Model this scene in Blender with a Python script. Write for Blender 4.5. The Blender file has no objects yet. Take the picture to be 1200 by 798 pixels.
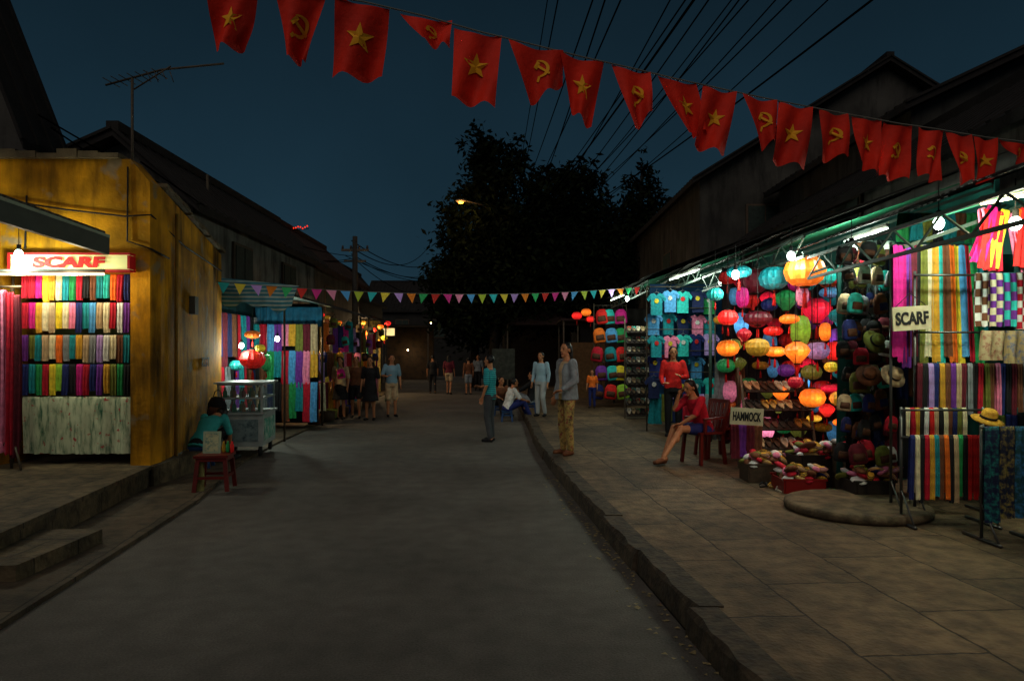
import bpy, math, random
from mathutils import Vector, Matrix, Euler
R=random.Random(11); PI=math.pi
C=bpy.context.scene.collection
F=800.0; CAMH=1.6; HY=418
def P(px,py,Y): return Vector(((px-600)/F*Y, Y, CAMH-(py-HY)/F*Y))
def G(px,py,z=0):
    Y=(CAMH-z)*F/(py-HY); return Vector(((px-600)/F*Y,Y,z))
def hx(h):
    h=h.lstrip('#'); r=[]
    for i in (0,2,4):
        c=int(h[i:i+2],16)/255; r.append(c/12.92 if c<=.04045 else ((c+.055)/1.055)**2.4)
    return tuple(r)
# ---------------------------------------------------------------- materials
MC={}
def mat(key,col='#808080',rough=.75,var=.25,scale=6,bump=0,bscale=40,metal=0,emit=0,ecol=None,kind=None,col2=None,size=10,spec=.3,rz=0):
    if key in MC: return MC[key]
    m=bpy.data.materials.new(key); m.use_nodes=True; nt=m.node_tree; N=nt.nodes; L=nt.links
    b=N['Principled BSDF']; c=hx(col) if isinstance(col,str) else col
    tc=N.new('ShaderNodeTexCoord'); mp=N.new('ShaderNodeMapping'); L.new(tc.outputs['Object'],mp.inputs[0]); mp.inputs['Rotation'].default_value=(0,0,rz)
    n=N.new('ShaderNodeTexNoise'); n.inputs['Scale'].default_value=scale; n.inputs['Detail'].default_value=6; L.new(mp.outputs[0],n.inputs['Vector'])
    mr=N.new('ShaderNodeMapRange'); mr.inputs[1].default_value=.3; mr.inputs[2].default_value=.7; mr.inputs[3].default_value=1-var; mr.inputs[4].default_value=1+var*.6; L.new(n.outputs['Fac'],mr.inputs[0])
    base=N.new('ShaderNodeRGB'); base.outputs[0].default_value=(*c,1); src=base.outputs[0]
    fac=None
    if kind:
        c2=hx(col2) if isinstance(col2,str) else (col2 or (0.02,0.02,0.02))
        mx=N.new('ShaderNodeMix'); mx.data_type='RGBA'; mx.inputs[7].default_value=(*c2,1); L.new(src,mx.inputs[6])
        if kind in('stripe','vstripe'):
            w=N.new('ShaderNodeTexWave'); w.bands_direction='Z' if kind=='stripe' else 'X'; w.inputs['Scale'].default_value=size; w.inputs['Distortion'].default_value=.3; L.new(mp.outputs[0],w.inputs['Vector'])
            rr=N.new('ShaderNodeMath'); rr.operation='GREATER_THAN'; rr.inputs[1].default_value=.55; L.new(w.outputs['Fac'],rr.inputs[0]); fac=rr.outputs[0]
        elif kind=='checker':
            w=N.new('ShaderNodeTexChecker'); w.inputs['Scale'].default_value=size; L.new(mp.outputs[0],w.inputs['Vector']); fac=w.outputs['Fac']
        elif kind in('blot','streak'):
            w=N.new('ShaderNodeTexNoise'); w.inputs['Scale'].default_value=size; w.inputs['Detail'].default_value=7; w.inputs['Roughness'].default_value=.65
            if kind=='streak':
                m2=N.new('ShaderNodeMapping'); m2.inputs['Scale'].default_value=(3,3,.55); L.new(mp.outputs[0],m2.inputs[0]); L.new(m2.outputs[0],w.inputs['Vector'])
            else: L.new(mp.outputs[0],w.inputs['Vector'])
            rr=N.new('ShaderNodeMapRange'); rr.inputs[1].default_value=.46; rr.inputs[2].default_value=.68; L.new(w.outputs['Fac'],rr.inputs[0]); fac=rr.outputs[0]
        elif kind=='floral':
            w=N.new('ShaderNodeTexVoronoi'); w.inputs['Scale'].default_value=size; L.new(mp.outputs[0],w.inputs['Vector'])
            rr=N.new('ShaderNodeMapRange'); rr.inputs[1].default_value=.30; rr.inputs[2].default_value=.42; rr.inputs[3].default_value=1; rr.inputs[4].default_value=0; L.new(w.outputs['Distance'],rr.inputs[0]); fac=rr.outputs[0]
            hs=N.new('ShaderNodeMix'); hs.data_type='RGBA'; hs.inputs[0].default_value=.45; hs.inputs[6].default_value=(*c2,1); L.new(w.outputs['Color'],hs.inputs[7]); L.new(hs.outputs[2],mx.inputs[7])
        elif kind=='brick':
            w=N.new('ShaderNodeTexBrick'); w.inputs['Scale'].default_value=1; w.inputs['Brick Width'].default_value=size; w.inputs['Row Height'].default_value=size*.62; w.inputs['Mortar Size'].default_value=.009; w.inputs['Mortar Smooth'].default_value=.5
            w.inputs['Color1'].default_value=(0,0,0,1); w.inputs['Color2'].default_value=(.45,.45,.45,1); w.inputs['Mortar'].default_value=(.85,.85,.85,1)
            wn=N.new('ShaderNodeTexNoise'); wn.inputs['Scale'].default_value=4; wn.inputs['Detail'].default_value=5; L.new(mp.outputs[0],wn.inputs['Vector'])
            wa=N.new('ShaderNodeVectorMath'); wa.operation='MULTIPLY_ADD'; wa.inputs[1].default_value=(.07,.07,0); L.new(wn.outputs['Color'],wa.inputs[0]); L.new(mp.outputs[0],wa.inputs[2]); L.new(wa.outputs[0],w.inputs['Vector']); fac=w.outputs['Color']
        L.new(fac,mx.inputs[0]); src=mx.outputs[2]
    ml=N.new('ShaderNodeMix'); ml.data_type='RGBA'; ml.blend_type='MULTIPLY'; ml.inputs[0].default_value=1; L.new(src,ml.inputs[6]); L.new(mr.outputs[0],ml.inputs[7])
    L.new(ml.outputs[2],b.inputs['Base Color']); b.inputs['Roughness'].default_value=rough; b.inputs['Metallic'].default_value=metal; b.inputs['Specular IOR Level'].default_value=spec
    if emit:
        if ecol: b.inputs['Emission Color'].default_value=(*hx(ecol),1)
        else: L.new(ml.outputs[2],b.inputs['Emission Color'])
        b.inputs['Emission Strength'].default_value=emit
    if bump:
        n2=N.new('ShaderNodeTexNoise'); n2.inputs['Scale'].default_value=bscale; n2.inputs['Detail'].default_value=8; L.new(mp.outputs[0],n2.inputs['Vector'])
        bp=N.new('ShaderNodeBump'); bp.inputs['Strength'].default_value=bump; bp.inputs['Distance'].default_value=.02; L.new(n2.outputs['Fac'],bp.inputs['Height'])
        if kind=='brick':
            b2=N.new('ShaderNodeBump'); b2.invert=True; b2.inputs['Distance'].default_value=.015; b2.inputs['Strength'].default_value=.8; L.new(fac,b2.inputs['Height']); L.new(bp.outputs[0],b2.inputs['Normal']); L.new(b2.outputs[0],b.inputs['Normal'])
        else: L.new(bp.outputs[0],b.inputs['Normal'])
    MC[key]=m; return m
def overlay(m,sc,lo,hi,a=.35,b_=.68,detail=3,tint=None):
    nt=m.node_tree; b=nt.nodes['Principled BSDF']; vz=nt.nodes.new('ShaderNodeTexNoise'); vz.inputs['Scale'].default_value=sc; vz.inputs['Detail'].default_value=detail; nt.links.new(nt.nodes['Texture Coordinate'].outputs['Object'],vz.inputs['Vector'])
    mr=nt.nodes.new('ShaderNodeMapRange'); mr.inputs[1].default_value=a; mr.inputs[2].default_value=b_; mr.inputs[3].default_value=lo; mr.inputs[4].default_value=hi; nt.links.new(vz.outputs['Fac'],mr.inputs[0])
    mx=nt.nodes.new('ShaderNodeMix'); mx.data_type='RGBA'; pl=b.inputs['Base Color'].links[0].from_socket; nt.links.new(pl,mx.inputs[6])
    if tint: nt.links.new(mr.outputs[0],mx.inputs[0]); mx.inputs[7].default_value=(*hx(tint),1)
    else: mx.blend_type='MULTIPLY'; mx.inputs[0].default_value=1; nt.links.new(mr.outputs[0],mx.inputs[7])
    nt.links.new(mx.outputs[2],b.inputs['Base Color'])
def tinmat(key,col,axis='Y',sc=3.2,rough=.6):
    if key in MC: return MC[key]
    m=mat(key,col,rough=rough,var=.45,scale=2.5); nt=m.node_tree; N=nt.nodes; L=nt.links
    tc=N['Texture Coordinate']; w=N.new('ShaderNodeTexWave'); w.bands_direction=axis; w.inputs['Scale'].default_value=sc; L.new(tc.outputs['Object'],w.inputs['Vector'])
    bp=N.new('ShaderNodeBump'); bp.inputs['Distance'].default_value=.05; bp.inputs['Strength'].default_value=1; L.new(w.outputs['Fac'],bp.inputs['Height']); L.new(bp.outputs[0],N['Principled BSDF'].inputs['Normal'])
    return m
COL={'crimson':'#b3122a','magenta':'#c2187a','navy':'#1a2560','teal':'#12808a','cream':'#d9cda6','gold':'#c9952b','purple':'#6a2c8c','sky blue':'#4c93c9','olive':'#6a6e2a','pink':'#df7a9c','black':'#151518','orange':'#e06a1a','green':'#1f8a4a','grey':'#7d8286','white':'#d8d8d2','brown':'#6b3f26','yellow':'#e3c62e','maroon':'#5e1424','turquoise':'#2ab5ad','lilac':'#a98bc9','red':'#d4201c','beige':'#b79c78','lime':'#8fbf36','dark blue':'#14204a'}
def fab(n): return mat('fabric_'+n.replace(' ','_'),COL[n],rough=.8,var=.35,scale=14,bump=.35,bscale=60)
def fabs(n,n2,s=9,k='stripe'): return mat('fabric_%s_%s_%s'%(n,n2,k),COL[n],rough=.8,var=.2,scale=14,kind=k,col2=COL[n2],size=s)
# ---------------------------------------------------------------- mesh builder
class MB:
    def __init__(s,org=(0,0,0)): s.v=[];s.f=[];s.m=[];s.s=[];s.o=Vector(org)
    def add(s,vs,fs,mi=0,sm=False):
        b=len(s.v); s.v+=[Vector(v) for v in vs]
        for f in fs: s.f.append([b+i for i in f]); s.m.append(mi); s.s.append(sm)
        return s
    def box(s,c,d,rz=0,mi=0,M=None):
        c=Vector(c); hx_,hy,hz=[k/2 for k in d]; Q=M or Matrix.Rotation(rz,3,'Z')
        vs=[c+Q@Vector((x*hx_,y*hy,z*hz)) for z in(-1,1) for y in(-1,1) for x in(-1,1)]
        return s.add(vs,[(0,2,3,1),(4,5,7,6),(0,1,5,4),(2,6,7,3),(0,4,6,2),(1,3,7,5)],mi)
    def bb(s,x0,x1,y0,y1,z0,z1,mi=0): return s.box(((x0+x1)/2,(y0+y1)/2,(z0+z1)/2),(x1-x0,y1-y0,z1-z0),mi=mi)
    def frame(s,d):
        d=Vector(d).normalized(); u=Vector((0,0,1)) if abs(d.z)<.95 else Vector((0,1,0)); x=d.cross(u).normalized(); y=x.cross(d).normalized(); return x,y
    def bar(s,a,b,w,h=None,mi=0):
        a=Vector(a);b=Vector(b);h=h or w; x,y=s.frame(b-a)
        vs=[p+x*i*w/2+y*j*h/2 for p in(a,b) for i,j in((-1,-1),(1,-1),(1,1),(-1,1))]
        return s.add(vs,[(0,1,2,3),(7,6,5,4),(0,4,5,1),(1,5,6,2),(2,6,7,3),(3,7,4,0)],mi)
    def tube(s,pts,rad,n=8,mi=0):
        pts=[Vector(p) for p in pts]; k=len(pts); rs=rad if isinstance(rad,(list,tuple)) else [rad]*k; vs=[]
        for i,p in enumerate(pts):
            d=(pts[min(i+1,k-1)]-pts[max(i-1,0)]); x,y=s.frame(d)
            vs+=[p+(x*math.cos(2*PI*q/n)+y*math.sin(2*PI*q/n))*rs[i] for q in range(n)]
        fs=[(i*n+q,i*n+(q+1)%n,(i+1)*n+(q+1)%n,(i+1)*n+q) for i in range(k-1) for q in range(n)]
        fs+=[tuple(range(n-1,-1,-1)),tuple((k-1)*n+q for q in range(n))]
        return s.add(vs,fs,mi,True)
    def lathe(s,prof,c=(0,0,0),n=16,mi=0,rib=0,ribamp=0):
        c=Vector(c); vs=[]
        for r,z in prof:
            for q in range(n):
                a=2*PI*q/n; rr=r*(1-ribamp*(1 if rib and q%2 else 0)); vs.append(c+Vector((rr*math.cos(a),rr*math.sin(a),z)))
        k=len(prof); fs=[(i*n+q,i*n+(q+1)%n,(i+1)*n+(q+1)%n,(i+1)*n+q) for i in range(k-1) for q in range(n)]
        fs+=[tuple(range(n-1,-1,-1)),tuple((k-1)*n+q for q in range(n))]
        return s.add(vs,fs,mi,not rib)
    def ell(s,c,r,Q=None,n=12,mi=0):
        c=Vector(c); Q=Q or Matrix.Identity(3); vs=[]; m=n//2
        for i in range(1,m):
            t=PI*i/m
            for q in range(n):
                a=2*PI*q/n; vs.append(c+Q@Vector((r[0]*math.sin(t)*math.cos(a),r[1]*math.sin(t)*math.sin(a),r[2]*math.cos(t))))
        vs+=[c+Q@Vector((0,0,r[2])),c-Q@Vector((0,0,r[2]))]; T=len(vs)-2
        fs=[(i*n+q,(i+1)*n+q,(i+1)*n+(q+1)%n,i*n+(q+1)%n) for i in range(m-2) for q in range(n)]
        fs+=[(T,q,(q+1)%n) for q in range(n)]+[(T+1,(m-2)*n+(q+1)%n,(m-2)*n+q) for q in range(n)]
        return s.add(vs,fs,mi,True)
    def cap(s,a,b,r0,r1):
        a=Vector(a);b=Vector(b); s.tube([a,b],[r0,r1],12); s.ell(a,(r0,)*3,n=10); s.ell(b,(r1,)*3,n=10); return s
    def loft(s,rings,n=18,mi=0):
        vs=[]
        for c,ax,ay in rings: vs+=[Vector(c)+Vector(ax)*math.cos(2*PI*q/n)+Vector(ay)*math.sin(2*PI*q/n) for q in range(n)]
        k=len(rings); fs=[(i*n+q,i*n+(q+1)%n,(i+1)*n+(q+1)%n,(i+1)*n+q) for i in range(k-1) for q in range(n)]
        fs+=[tuple(range(n-1,-1,-1)),tuple((k-1)*n+q for q in range(n))]; return s.add(vs,fs,mi,True)
    def mesh(s,name,mats):
        me=bpy.data.meshes.new(name); me.from_pydata([tuple(v-s.o) for v in s.v],[],s.f)
        for m in (mats if isinstance(mats,(list,tuple)) else [mats]): me.materials.append(m)
        me.polygons.foreach_set('material_index',s.m); me.polygons.foreach_set('use_smooth',s.s); me.update(); return me
    def build(s,name,mats,parent=None,loc=None,rz=0):
        o=bpy.data.objects.new(name,s.mesh(name,mats)); C.objects.link(o)
        if parent: o.parent=parent
        o.location=loc if loc is not None else (s.o if not parent else (0,0,0)); o.rotation_euler[2]=rz
        return o
def tag(o,label,cat,group=None):
    o['label']=label; o['category']=cat
    if group: o['group']=group
    return o
def thing(name,label,cat,loc=(0,0,0),rz=0,group=None):
    o=bpy.data.objects.new(name,None); C.objects.link(o); o.location=loc; o.rotation_euler[2]=rz; o.empty_display_size=.1
    return tag(o,label,cat,group)
def struct(o): o['kind']='structure'; return o
def inst(name,me,parent=None,loc=(0,0,0),rot=(0,0,0),sc=1):
    o=bpy.data.objects.new(name,me); C.objects.link(o); o.parent=parent; o.location=loc; o.rotation_euler=rot; o.scale=(sc,sc,sc) if not isinstance(sc,tuple) else sc; return o
ORD=['first','second','third','fourth','fifth','sixth','seventh','eighth','ninth','tenth','eleventh','twelfth','thirteenth','fourteenth','fifteenth','sixteenth','seventeenth','eighteenth','nineteenth','twentieth']
def text(s,w,h,m,parent,loc,name='lettering',bold=.02,rz=0,ital=0):
    cu=bpy.data.curves.new('t','FONT'); cu.body=s; cu.size=1; cu.offset=bold; cu.extrude=.02; cu.resolution_u=4
    ob=bpy.data.objects.new('t',cu); C.objects.link(ob); bpy.context.view_layer.update()
    dg=bpy.context.evaluated_depsgraph_get(); me=bpy.data.meshes.new_from_object(ob.evaluated_get(dg)); bpy.data.objects.remove(ob)
    xs=[v.co.x for v in me.vertices]; ys=[v.co.y for v in me.vertices]; x0,x1,y0,y1=min(xs),max(xs),min(ys),max(ys)
    for v in me.vertices:
        x=(v.co.x-(x0+x1)/2)/(x1-x0)*w; y=(v.co.y-(y0+y1)/2)/(y1-y0)*h; z=v.co.z*.15
        v.co=(x+y*ital,-z,y)
    me.materials.clear(); me.materials.append(m); me.name=name
    return inst(name,me,parent,loc,(0,0,rz))
LF=2.0
def light(loc,e,col=(1,.9,.75),r=.05,name='bulb_light'):
    l=bpy.data.lights.new(name,'POINT'); l.energy=e*LF; l.color=col; l.shadow_soft_size=r; o=bpy.data.objects.new(name,l); C.objects.link(o); o.location=loc; return o
# ---------------------------------------------------------------- world, fill sun, camera
w=bpy.data.worlds.new('World'); bpy.context.scene.world=w; w.use_nodes=True; nt=w.node_tree; N=nt.nodes; L=nt.links
tc=N.new('ShaderNodeTexCoord'); sp=N.new('ShaderNodeSeparateXYZ'); L.new(tc.outputs['Generated'],sp.inputs[0])
cr=N.new('ShaderNodeValToRGB'); L.new(sp.outputs['Z'],cr.inputs[0]); e=cr.color_ramp.elements
e[0].position=0; e[0].color=(.013,.034,.050,1); e[1].position=.5; e[1].color=(.0045,.0125,.020,1)
x=cr.color_ramp.elements.new(.14); x.color=(.0100,.029,.045,1); x=cr.color_ramp.elements.new(.3); x.color=(.0075,.022,.035,1)
ns=N.new('ShaderNodeTexNoise'); ns.inputs['Scale'].default_value=3; ns.inputs['Detail'].default_value=4; L.new(tc.outputs['Generated'],ns.inputs['Vector'])
mr=N.new('ShaderNodeMapRange'); mr.inputs[3].default_value=.7; mr.inputs[4].default_value=1.3; L.new(ns.outputs['Fac'],mr.inputs[0])
mm=N.new('ShaderNodeMix'); mm.data_type='RGBA'; mm.blend_type='MULTIPLY'; mm.inputs[0].default_value=1; L.new(cr.outputs[0],mm.inputs[6]); L.new(mr.outputs[0],mm.inputs[7]); L.new(mm.outputs[2],N['Background'].inputs[0])
N['Background'].inputs[1].default_value=1
sl=bpy.data.lights.new('rear_fill_sun','SUN'); sl.energy=.60; sl.angle=math.radians(50); sl.color=(1,.88,.76); so=bpy.data.objects.new('rear_fill_sun',sl); C.objects.link(so); so.rotation_euler=(math.radians(48),0,math.radians(-12))  # added sun lamp standing in for a street lamp behind the camera
cam=bpy.data.cameras.new('camera'); co=bpy.data.objects.new('camera',cam); C.objects.link(co); co.location=(0,0,CAMH); co.rotation_euler=(PI/2,0,0); cam.lens=24; cam.sensor_width=36; cam.shift_y=(HY-399)/1200; cam.clip_end=1000; cam.clip_start=.05
bpy.context.scene.camera=co; bpy.context.scene.view_settings.view_transform='Standard'; bpy.context.scene.view_settings.look='None'
# ---------------------------------------------------------------- ground
KR=[(1.62,-6),(1.36,0),(1.1,3),(.95,4.7),(.73,7.2),(.52,9.9),(.40,13),(.34,16),(.1,24),(-.6,35),(-1.4,47),(-2.4,70)]
KL=[(-2.2,-6),(-2.7,0),(-2.95,3.6),(-3.2,5.6),(-3.45,7.5),(-4.0,10),(-4.3,12.5),(-4.6,17),(-5.2,26),(-5.8,35),(-7.4,47),(-9,70)]
def kx(K,y):
    for (x0,y0),(x1,y1) in zip(K,K[1:]):
        if y0<=y<=y1: return x0+(x1-x0)*(y-y0)/(y1-y0)
    return K[-1][0]
g=MB(); g.add([(-300,-100,-.02),(300,-100,-.02),(300,600,-.02),(-300,600,-.02)],[(0,1,2,3)]); struct(g.build('ground',mat('earth','#2a2723',var=.4,scale=2)))
asph=mat('asphalt','#56514b',rough=.85,var=.34,scale=.6,bump=.5,bscale=70,spec=.3)
overlay(asph,80,.78,1.25); overlay(asph,5,.82,1.12,.35,.65,8)
def strip_between(A,B,z,mb):
    vs=[];fs=[]
    for (a,y),(b_,y2) in zip(A,B): vs+=[(a,y,z),(b_,y2,z)]
    for i in range(len(A)-1): fs.append((2*i,2*i+1,2*i+3,2*i+2))
    mb.add(vs,fs)
r=MB(); strip_between(KL,KR,0,r); struct(r.build('road',asph))
paveM=mat('paving_stone','#6b563d',rough=.82,var=.55,scale=1.3,bump=.7,bscale=38,kind='brick',col2='#1f1811',size=1.05,rz=math.radians(86))
overlay(paveM,8,.55,1.15,.35,.62,8)
p=MB(); strip_between([(x+.13,y) for x,y in KR],[(9,y) for x,y in KR],.15,p); struct(p.build('pavement_right',paveM))
kb=MB(); y=-5
kk=random.Random(3)
while y<60:
    ln=.95+kk.random()*.25; y1=min(y+ln,60); dx=kk.uniform(-.025,.02); dz=kk.uniform(-.003,.012)
    a,b_=kx(KR,y)+dx,kx(KR,y1)+dx; nseg=6
    for s_ in range(nseg):
        f0,f1=s_/nseg,(s_+1)/nseg; ya=y+(y1-.012-y)*f0; yb=y+(y1-.012-y)*f1; xa=a+(b_-a)*f0; xb_=a+(b_-a)*f1
        if s_==0: c0=kk.uniform(.02,.05)
        c1=kk.uniform(.01,.05)
        vs=[(xa,ya,-.01),(xa+.19,ya,-.01),(xb_+.19,yb,-.01),(xb_,yb,-.01),(xa+c0,ya,.157+dz),(xa+.19,ya,.157+dz),(xb_+.19,yb,.157+dz),(xb_+c1,yb,.157+dz),(xa+c0*.3,ya,.157+dz-c0),(xb_+c1*.3,yb,.157+dz-c1)]
        kb.add(vs,[(4,5,6,7),(0,8,9,3),(8,4,7,9),(1,2,6,5)]+([(0,1,5,4,8)] if s_==0 else [])+([(2,3,9,7,6)] if s_==nseg-1 else [])); c0=c1
    y=y1
km=mat('kerb_stone','#403528',rough=.85,var=.5,scale=5,bump=.7,bscale=30); overlay(km,12,.5,1.2,.35,.6,8); struct(kb.build('kerb_right',km))
p=MB(); strip_between([(-9,y) for x,y in KL],KL,.035,p)
p.add([(x,y,z) for x,y in KL for z in(-.01,.035)],[(2*i,2*i+1,2*i+3,2*i+2) for i in range(len(KL)-1)])
lm=mat('left_slabs','#554837',rough=.85,var=.45,scale=2,bump=.5,bscale=45,kind='brick',col2='#15120e',size=1.3,rz=math.radians(82)); overlay(lm,9,.6,1.2,.35,.62,8)
struct(p.build('pavement_left',lm))
p=MB()
E=[(-3.7,-2),(-3.8,3),(-3.86,5.15),(-4.38,8.25)]
vs=[];fs=[]
for x,y in E: vs+=[(x,y,.02),(x,y,.24),(x+.03,y,.24),(x+.03,y,.285),(-9,y,.285),(-9,y,.02)]
for i in range(3):
    for k in range(5): fs.append((i*6+k,i*6+k+1,(i+1)*6+k+1,(i+1)*6+k))
fs+=[(18,19,20,21,22,23)]
p.add(vs,fs); p.bb(-9,-4.33,8.25,9.6,.02,.28)
p.bb(-4.6,-3.45,4.75,5.75,.036,.15)
pm_=mat('platform_stone','#5e5039',rough=.85,var=.5,scale=3,bump=.8,bscale=25,kind='brick',col2='#221d17',size=.8); overlay(pm_,10,.55,1.2,.35,.6,8)
struct(p.build('stone_platform',pm_))
st=MB((3.25,6.45,.151)); pr=[(.001,.0),(.62,0),(.64,.03),(.63,.075),(.6,.085),(.001,.086)]; st.lathe(pr,st.o,28)
sm_=mat('step_concrete','#5b4c38',rough=.85,var=.4,scale=4,bump=.5,bscale=40); overlay(sm_,9,.5,1.2,.35,.6,8); struct(st.build('round_step',sm_))
lt=MB()
for i in range(190):
    y=R.uniform(3.2,9); x=kx(KR,y)-abs(R.gauss(0,.1))-.02; a=R.uniform(0,PI); s=R.uniform(.008,.025)
    lt.add([(x+s*math.cos(a+k*PI/2),y+s*math.sin(a+k*PI/2)*.7,.006+.006*(k%2)) for k in range(4)],[(0,1,2,3)])
o=lt.build('gutter_litter',mat('dry_leaf','#8a7a55',var=.5)); tag(o,'dry leaf litter scattered along the right kerb gutter','litter'); o['kind']='stuff'
# ---------------------------------------------------------------- houses
def gable(name,label,x0,x1,y0,y1,zw,zr,axis,wallm,roofm,ov=.35,wins=(),xr=None):
    t=thing(name,label,'house',((x0+x1)/2,(y0+y1)/2,0)); o=t.location
    m=MB(o)
    if axis=='Y':
        xm=xr if xr is not None else (x0+x1)/2
        pr=[(x0,0),(x1,0),(x1,zw),(xm,zr),(x0,zw)]; vs=[(x,y0,z) for x,z in pr]+[(x,y1,z) for x,z in pr]
        lines=[((x0,zw),(xm,zr)),((x1,zw),(xm,zr))]
    else:
        xm=(y0+y1)/2; pr=[(y0,0),(y1,0),(y1,zw),(xm,zr),(y0,zw)]; vs=[(x0,y,z) for y,z in pr]+[(x1,y,z) for y,z in pr]
        lines=[((y0,zw),(xm,zr)),((y1,zw),(xm,zr))]
    m.add(vs,[(0,1,2,3,4),(9,8,7,6,5)]+[(i,(i+5),((i+1)%5)+5,(i+1)%5) for i in range(5)]); m.build('wall',wallm,t)
    rf=MB(o)
    for (a,za),(b_,zb) in lines:
        dx=a-b_; dz=za-zb; ln=math.hypot(dx,dz); ex=a+dx/ln*ov; ez=za+dz/ln*ov
        A0,A1=(y0-ov,y1+ov) if axis=='Y' else (x0-ov,x1+ov)
        q=[]
        for c in(A0,A1):
            for (u,z) in((b_,zb+.02),(ex,ez+.02),(ex,ez+.16),(b_,zb+.16)): q.append((u,c,z) if axis=='Y' else (c,u,z))
        rf.add(q,[(0,1,2,3),(7,6,5,4),(0,4,5,1),(1,5,6,2),(2,6,7,3),(3,7,4,0)])
        n=int((A1-A0)/.32)
        for i in range(n+1):
            c=A0+(A1-A0)*i/n
            p0=(b_,c,zb+.17) if axis=='Y' else (c,b_,zb+.17); p1=(ex,c,ez+.17) if axis=='Y' else (c,ex,ez+.17)
            rf.bar(p0,p1,.09,.05)
    rr=rf.build('roof',roofm,t)
    rd=MB(o); a,b_=((xm,y0-ov,zr+.2),(xm,y1+ov,zr+.2)) if axis=='Y' else ((x0-ov,xm,zr+.2),(x1+ov,xm,zr+.2)); rd.bar(a,b_,.22,.16); rd.build('ridge_cap',roofm,rr)
    for wv in wins:
        face,cc,z0,z1,ww=wv; mf=MB(o); mg=MB(o); h=ww/2
        if face=='-x': 
            mf.bb(x0-.06,x0-.01,cc-h-.06,cc+h+.06,z0-.06,z1+.06); mg.bb(x0-.08,x0-.062,cc-h,cc-.02,z0,z1); mg.bb(x0-.08,x0-.062,cc+.02,cc+h,z0,z1)
        elif face=='+x':
            mf.bb(x1+.01,x1+.06,cc-h-.06,cc+h+.06,z0-.06,z1+.06); mg.bb(x1+.062,x1+.08,cc-h,cc-.02,z0,z1); mg.bb(x1+.062,x1+.08,cc+.02,cc+h,z0,z1)
        else:
            mf.bb(cc-h-.06,cc+h+.06,y0-.06,y0-.01,z0-.06,z1+.06); mg.bb(cc-h,cc-.02,y0-.08,y0-.062,z0,z1); mg.bb(cc+.02,cc+h,y0-.08,y0-.062,z0,z1)
        f=mf.build('window',mat('window_frame','#4a3c30'),t); mg.build('shutter',mat('shutter_wood','#23302c',var=.4,scale=12),f)
    return t
wallgrey=mat('plaster_grey','#6a6862',var=.6,scale=1.5,bump=.4,bscale=12,kind='streak',col2='#23211e',size=1.1)
walldark=mat('plaster_dark','#3c3a36',var=.5,scale=1.2,bump=.4,bscale=12,kind='streak',col2='#171614',size=1.1)
wallfar=mat('plaster_far','#1c1b1a',var=.5,scale=1.2,bump=.4,bscale=12)
roofd=mat('roof_tile_dark','#1d1a19',rough=.85,var=.5,scale=3,bump=.5,bscale=30)
roofr=mat('roof_tile_red','#2e211d',rough=.85,var=.5,scale=3,bump=.5,bscale=30)
gable('tiled_house','grey plaster house with long tiled roof directly behind the yellow shop',-9.5,-5.75,12.3,20,4.35,5.45,'Y',wallgrey,roofd,wins=[('+x',14.5,3.2,3.9,.9),('+x',17.5,3.2,3.9,.9)],xr=-7.0)
gable('tiled_house','dark low house left of the utility pole with sagging tiled roof',-10,-6.2,20.4,28,4.5,5.9,'Y',walldark,roofr,wins=[('+x',23,3.1,3.9,.9)],xr=-7.8)
gable('tiled_house','far dark house on the left behind the small lit shop',-12,-7.6,31,40,4.6,6.2,'Y',wallfar,roofd,wins=[('+x',33,2.6,3.8,.9)],xr=-9)
gable('tiled_house','dark house closing the far end of the street',-12,-3,56,64,5.4,8,'X',wallfar,roofd,wins=[('-y',-9,3.2,4.6,1),('-y',-6,3.2,4.6,1)])
gable('tiled_house','far house half hidden behind the trees right of the road end',-2.4,7,50,60,5,7,'X',wallfar,roofd,wins=[('-y',0,2.5,3.8,1)])
gable('tiled_house','dark steep roofed house cut off by the top left corner',-12,-7.75,10.9,11.7,5.0,9.0,'Y',walldark,roofd,ov=.16,wins=[('-y',-8.6,3.6,4.5,.8)],xr=-9.3)
gable('tiled_house','large dark gabled house rising tallest behind the right stalls',5.5,16.3,20,31,6.75,10.1,'Y',walldark,roofd,wins=[('-y',7.4,4.6,6,1),('-x',24,3.8,5.2,1)])
gable('tiled_house','grey gabled house at the right edge behind the scarf stall',7.6,17,13,19.4,6.3,8.5,'Y',walldark,roofd,wins=[('-y',9.4,4.9,5.9,.9)])
gable('tiled_house','long low weathered house wall running behind the lantern stalls',5.95,9.6,6.2,19.2,4.4,5.7,'Y',wallgrey,roofd,ov=.3,wins=[('-x',12,3.75,4.3,.8)],xr=7.9)
gable('tiled_house','low dark house beyond the bag stall behind the trees',3.2,12,32,44,4.2,6.4,'Y',wallfar,roofd)
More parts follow.
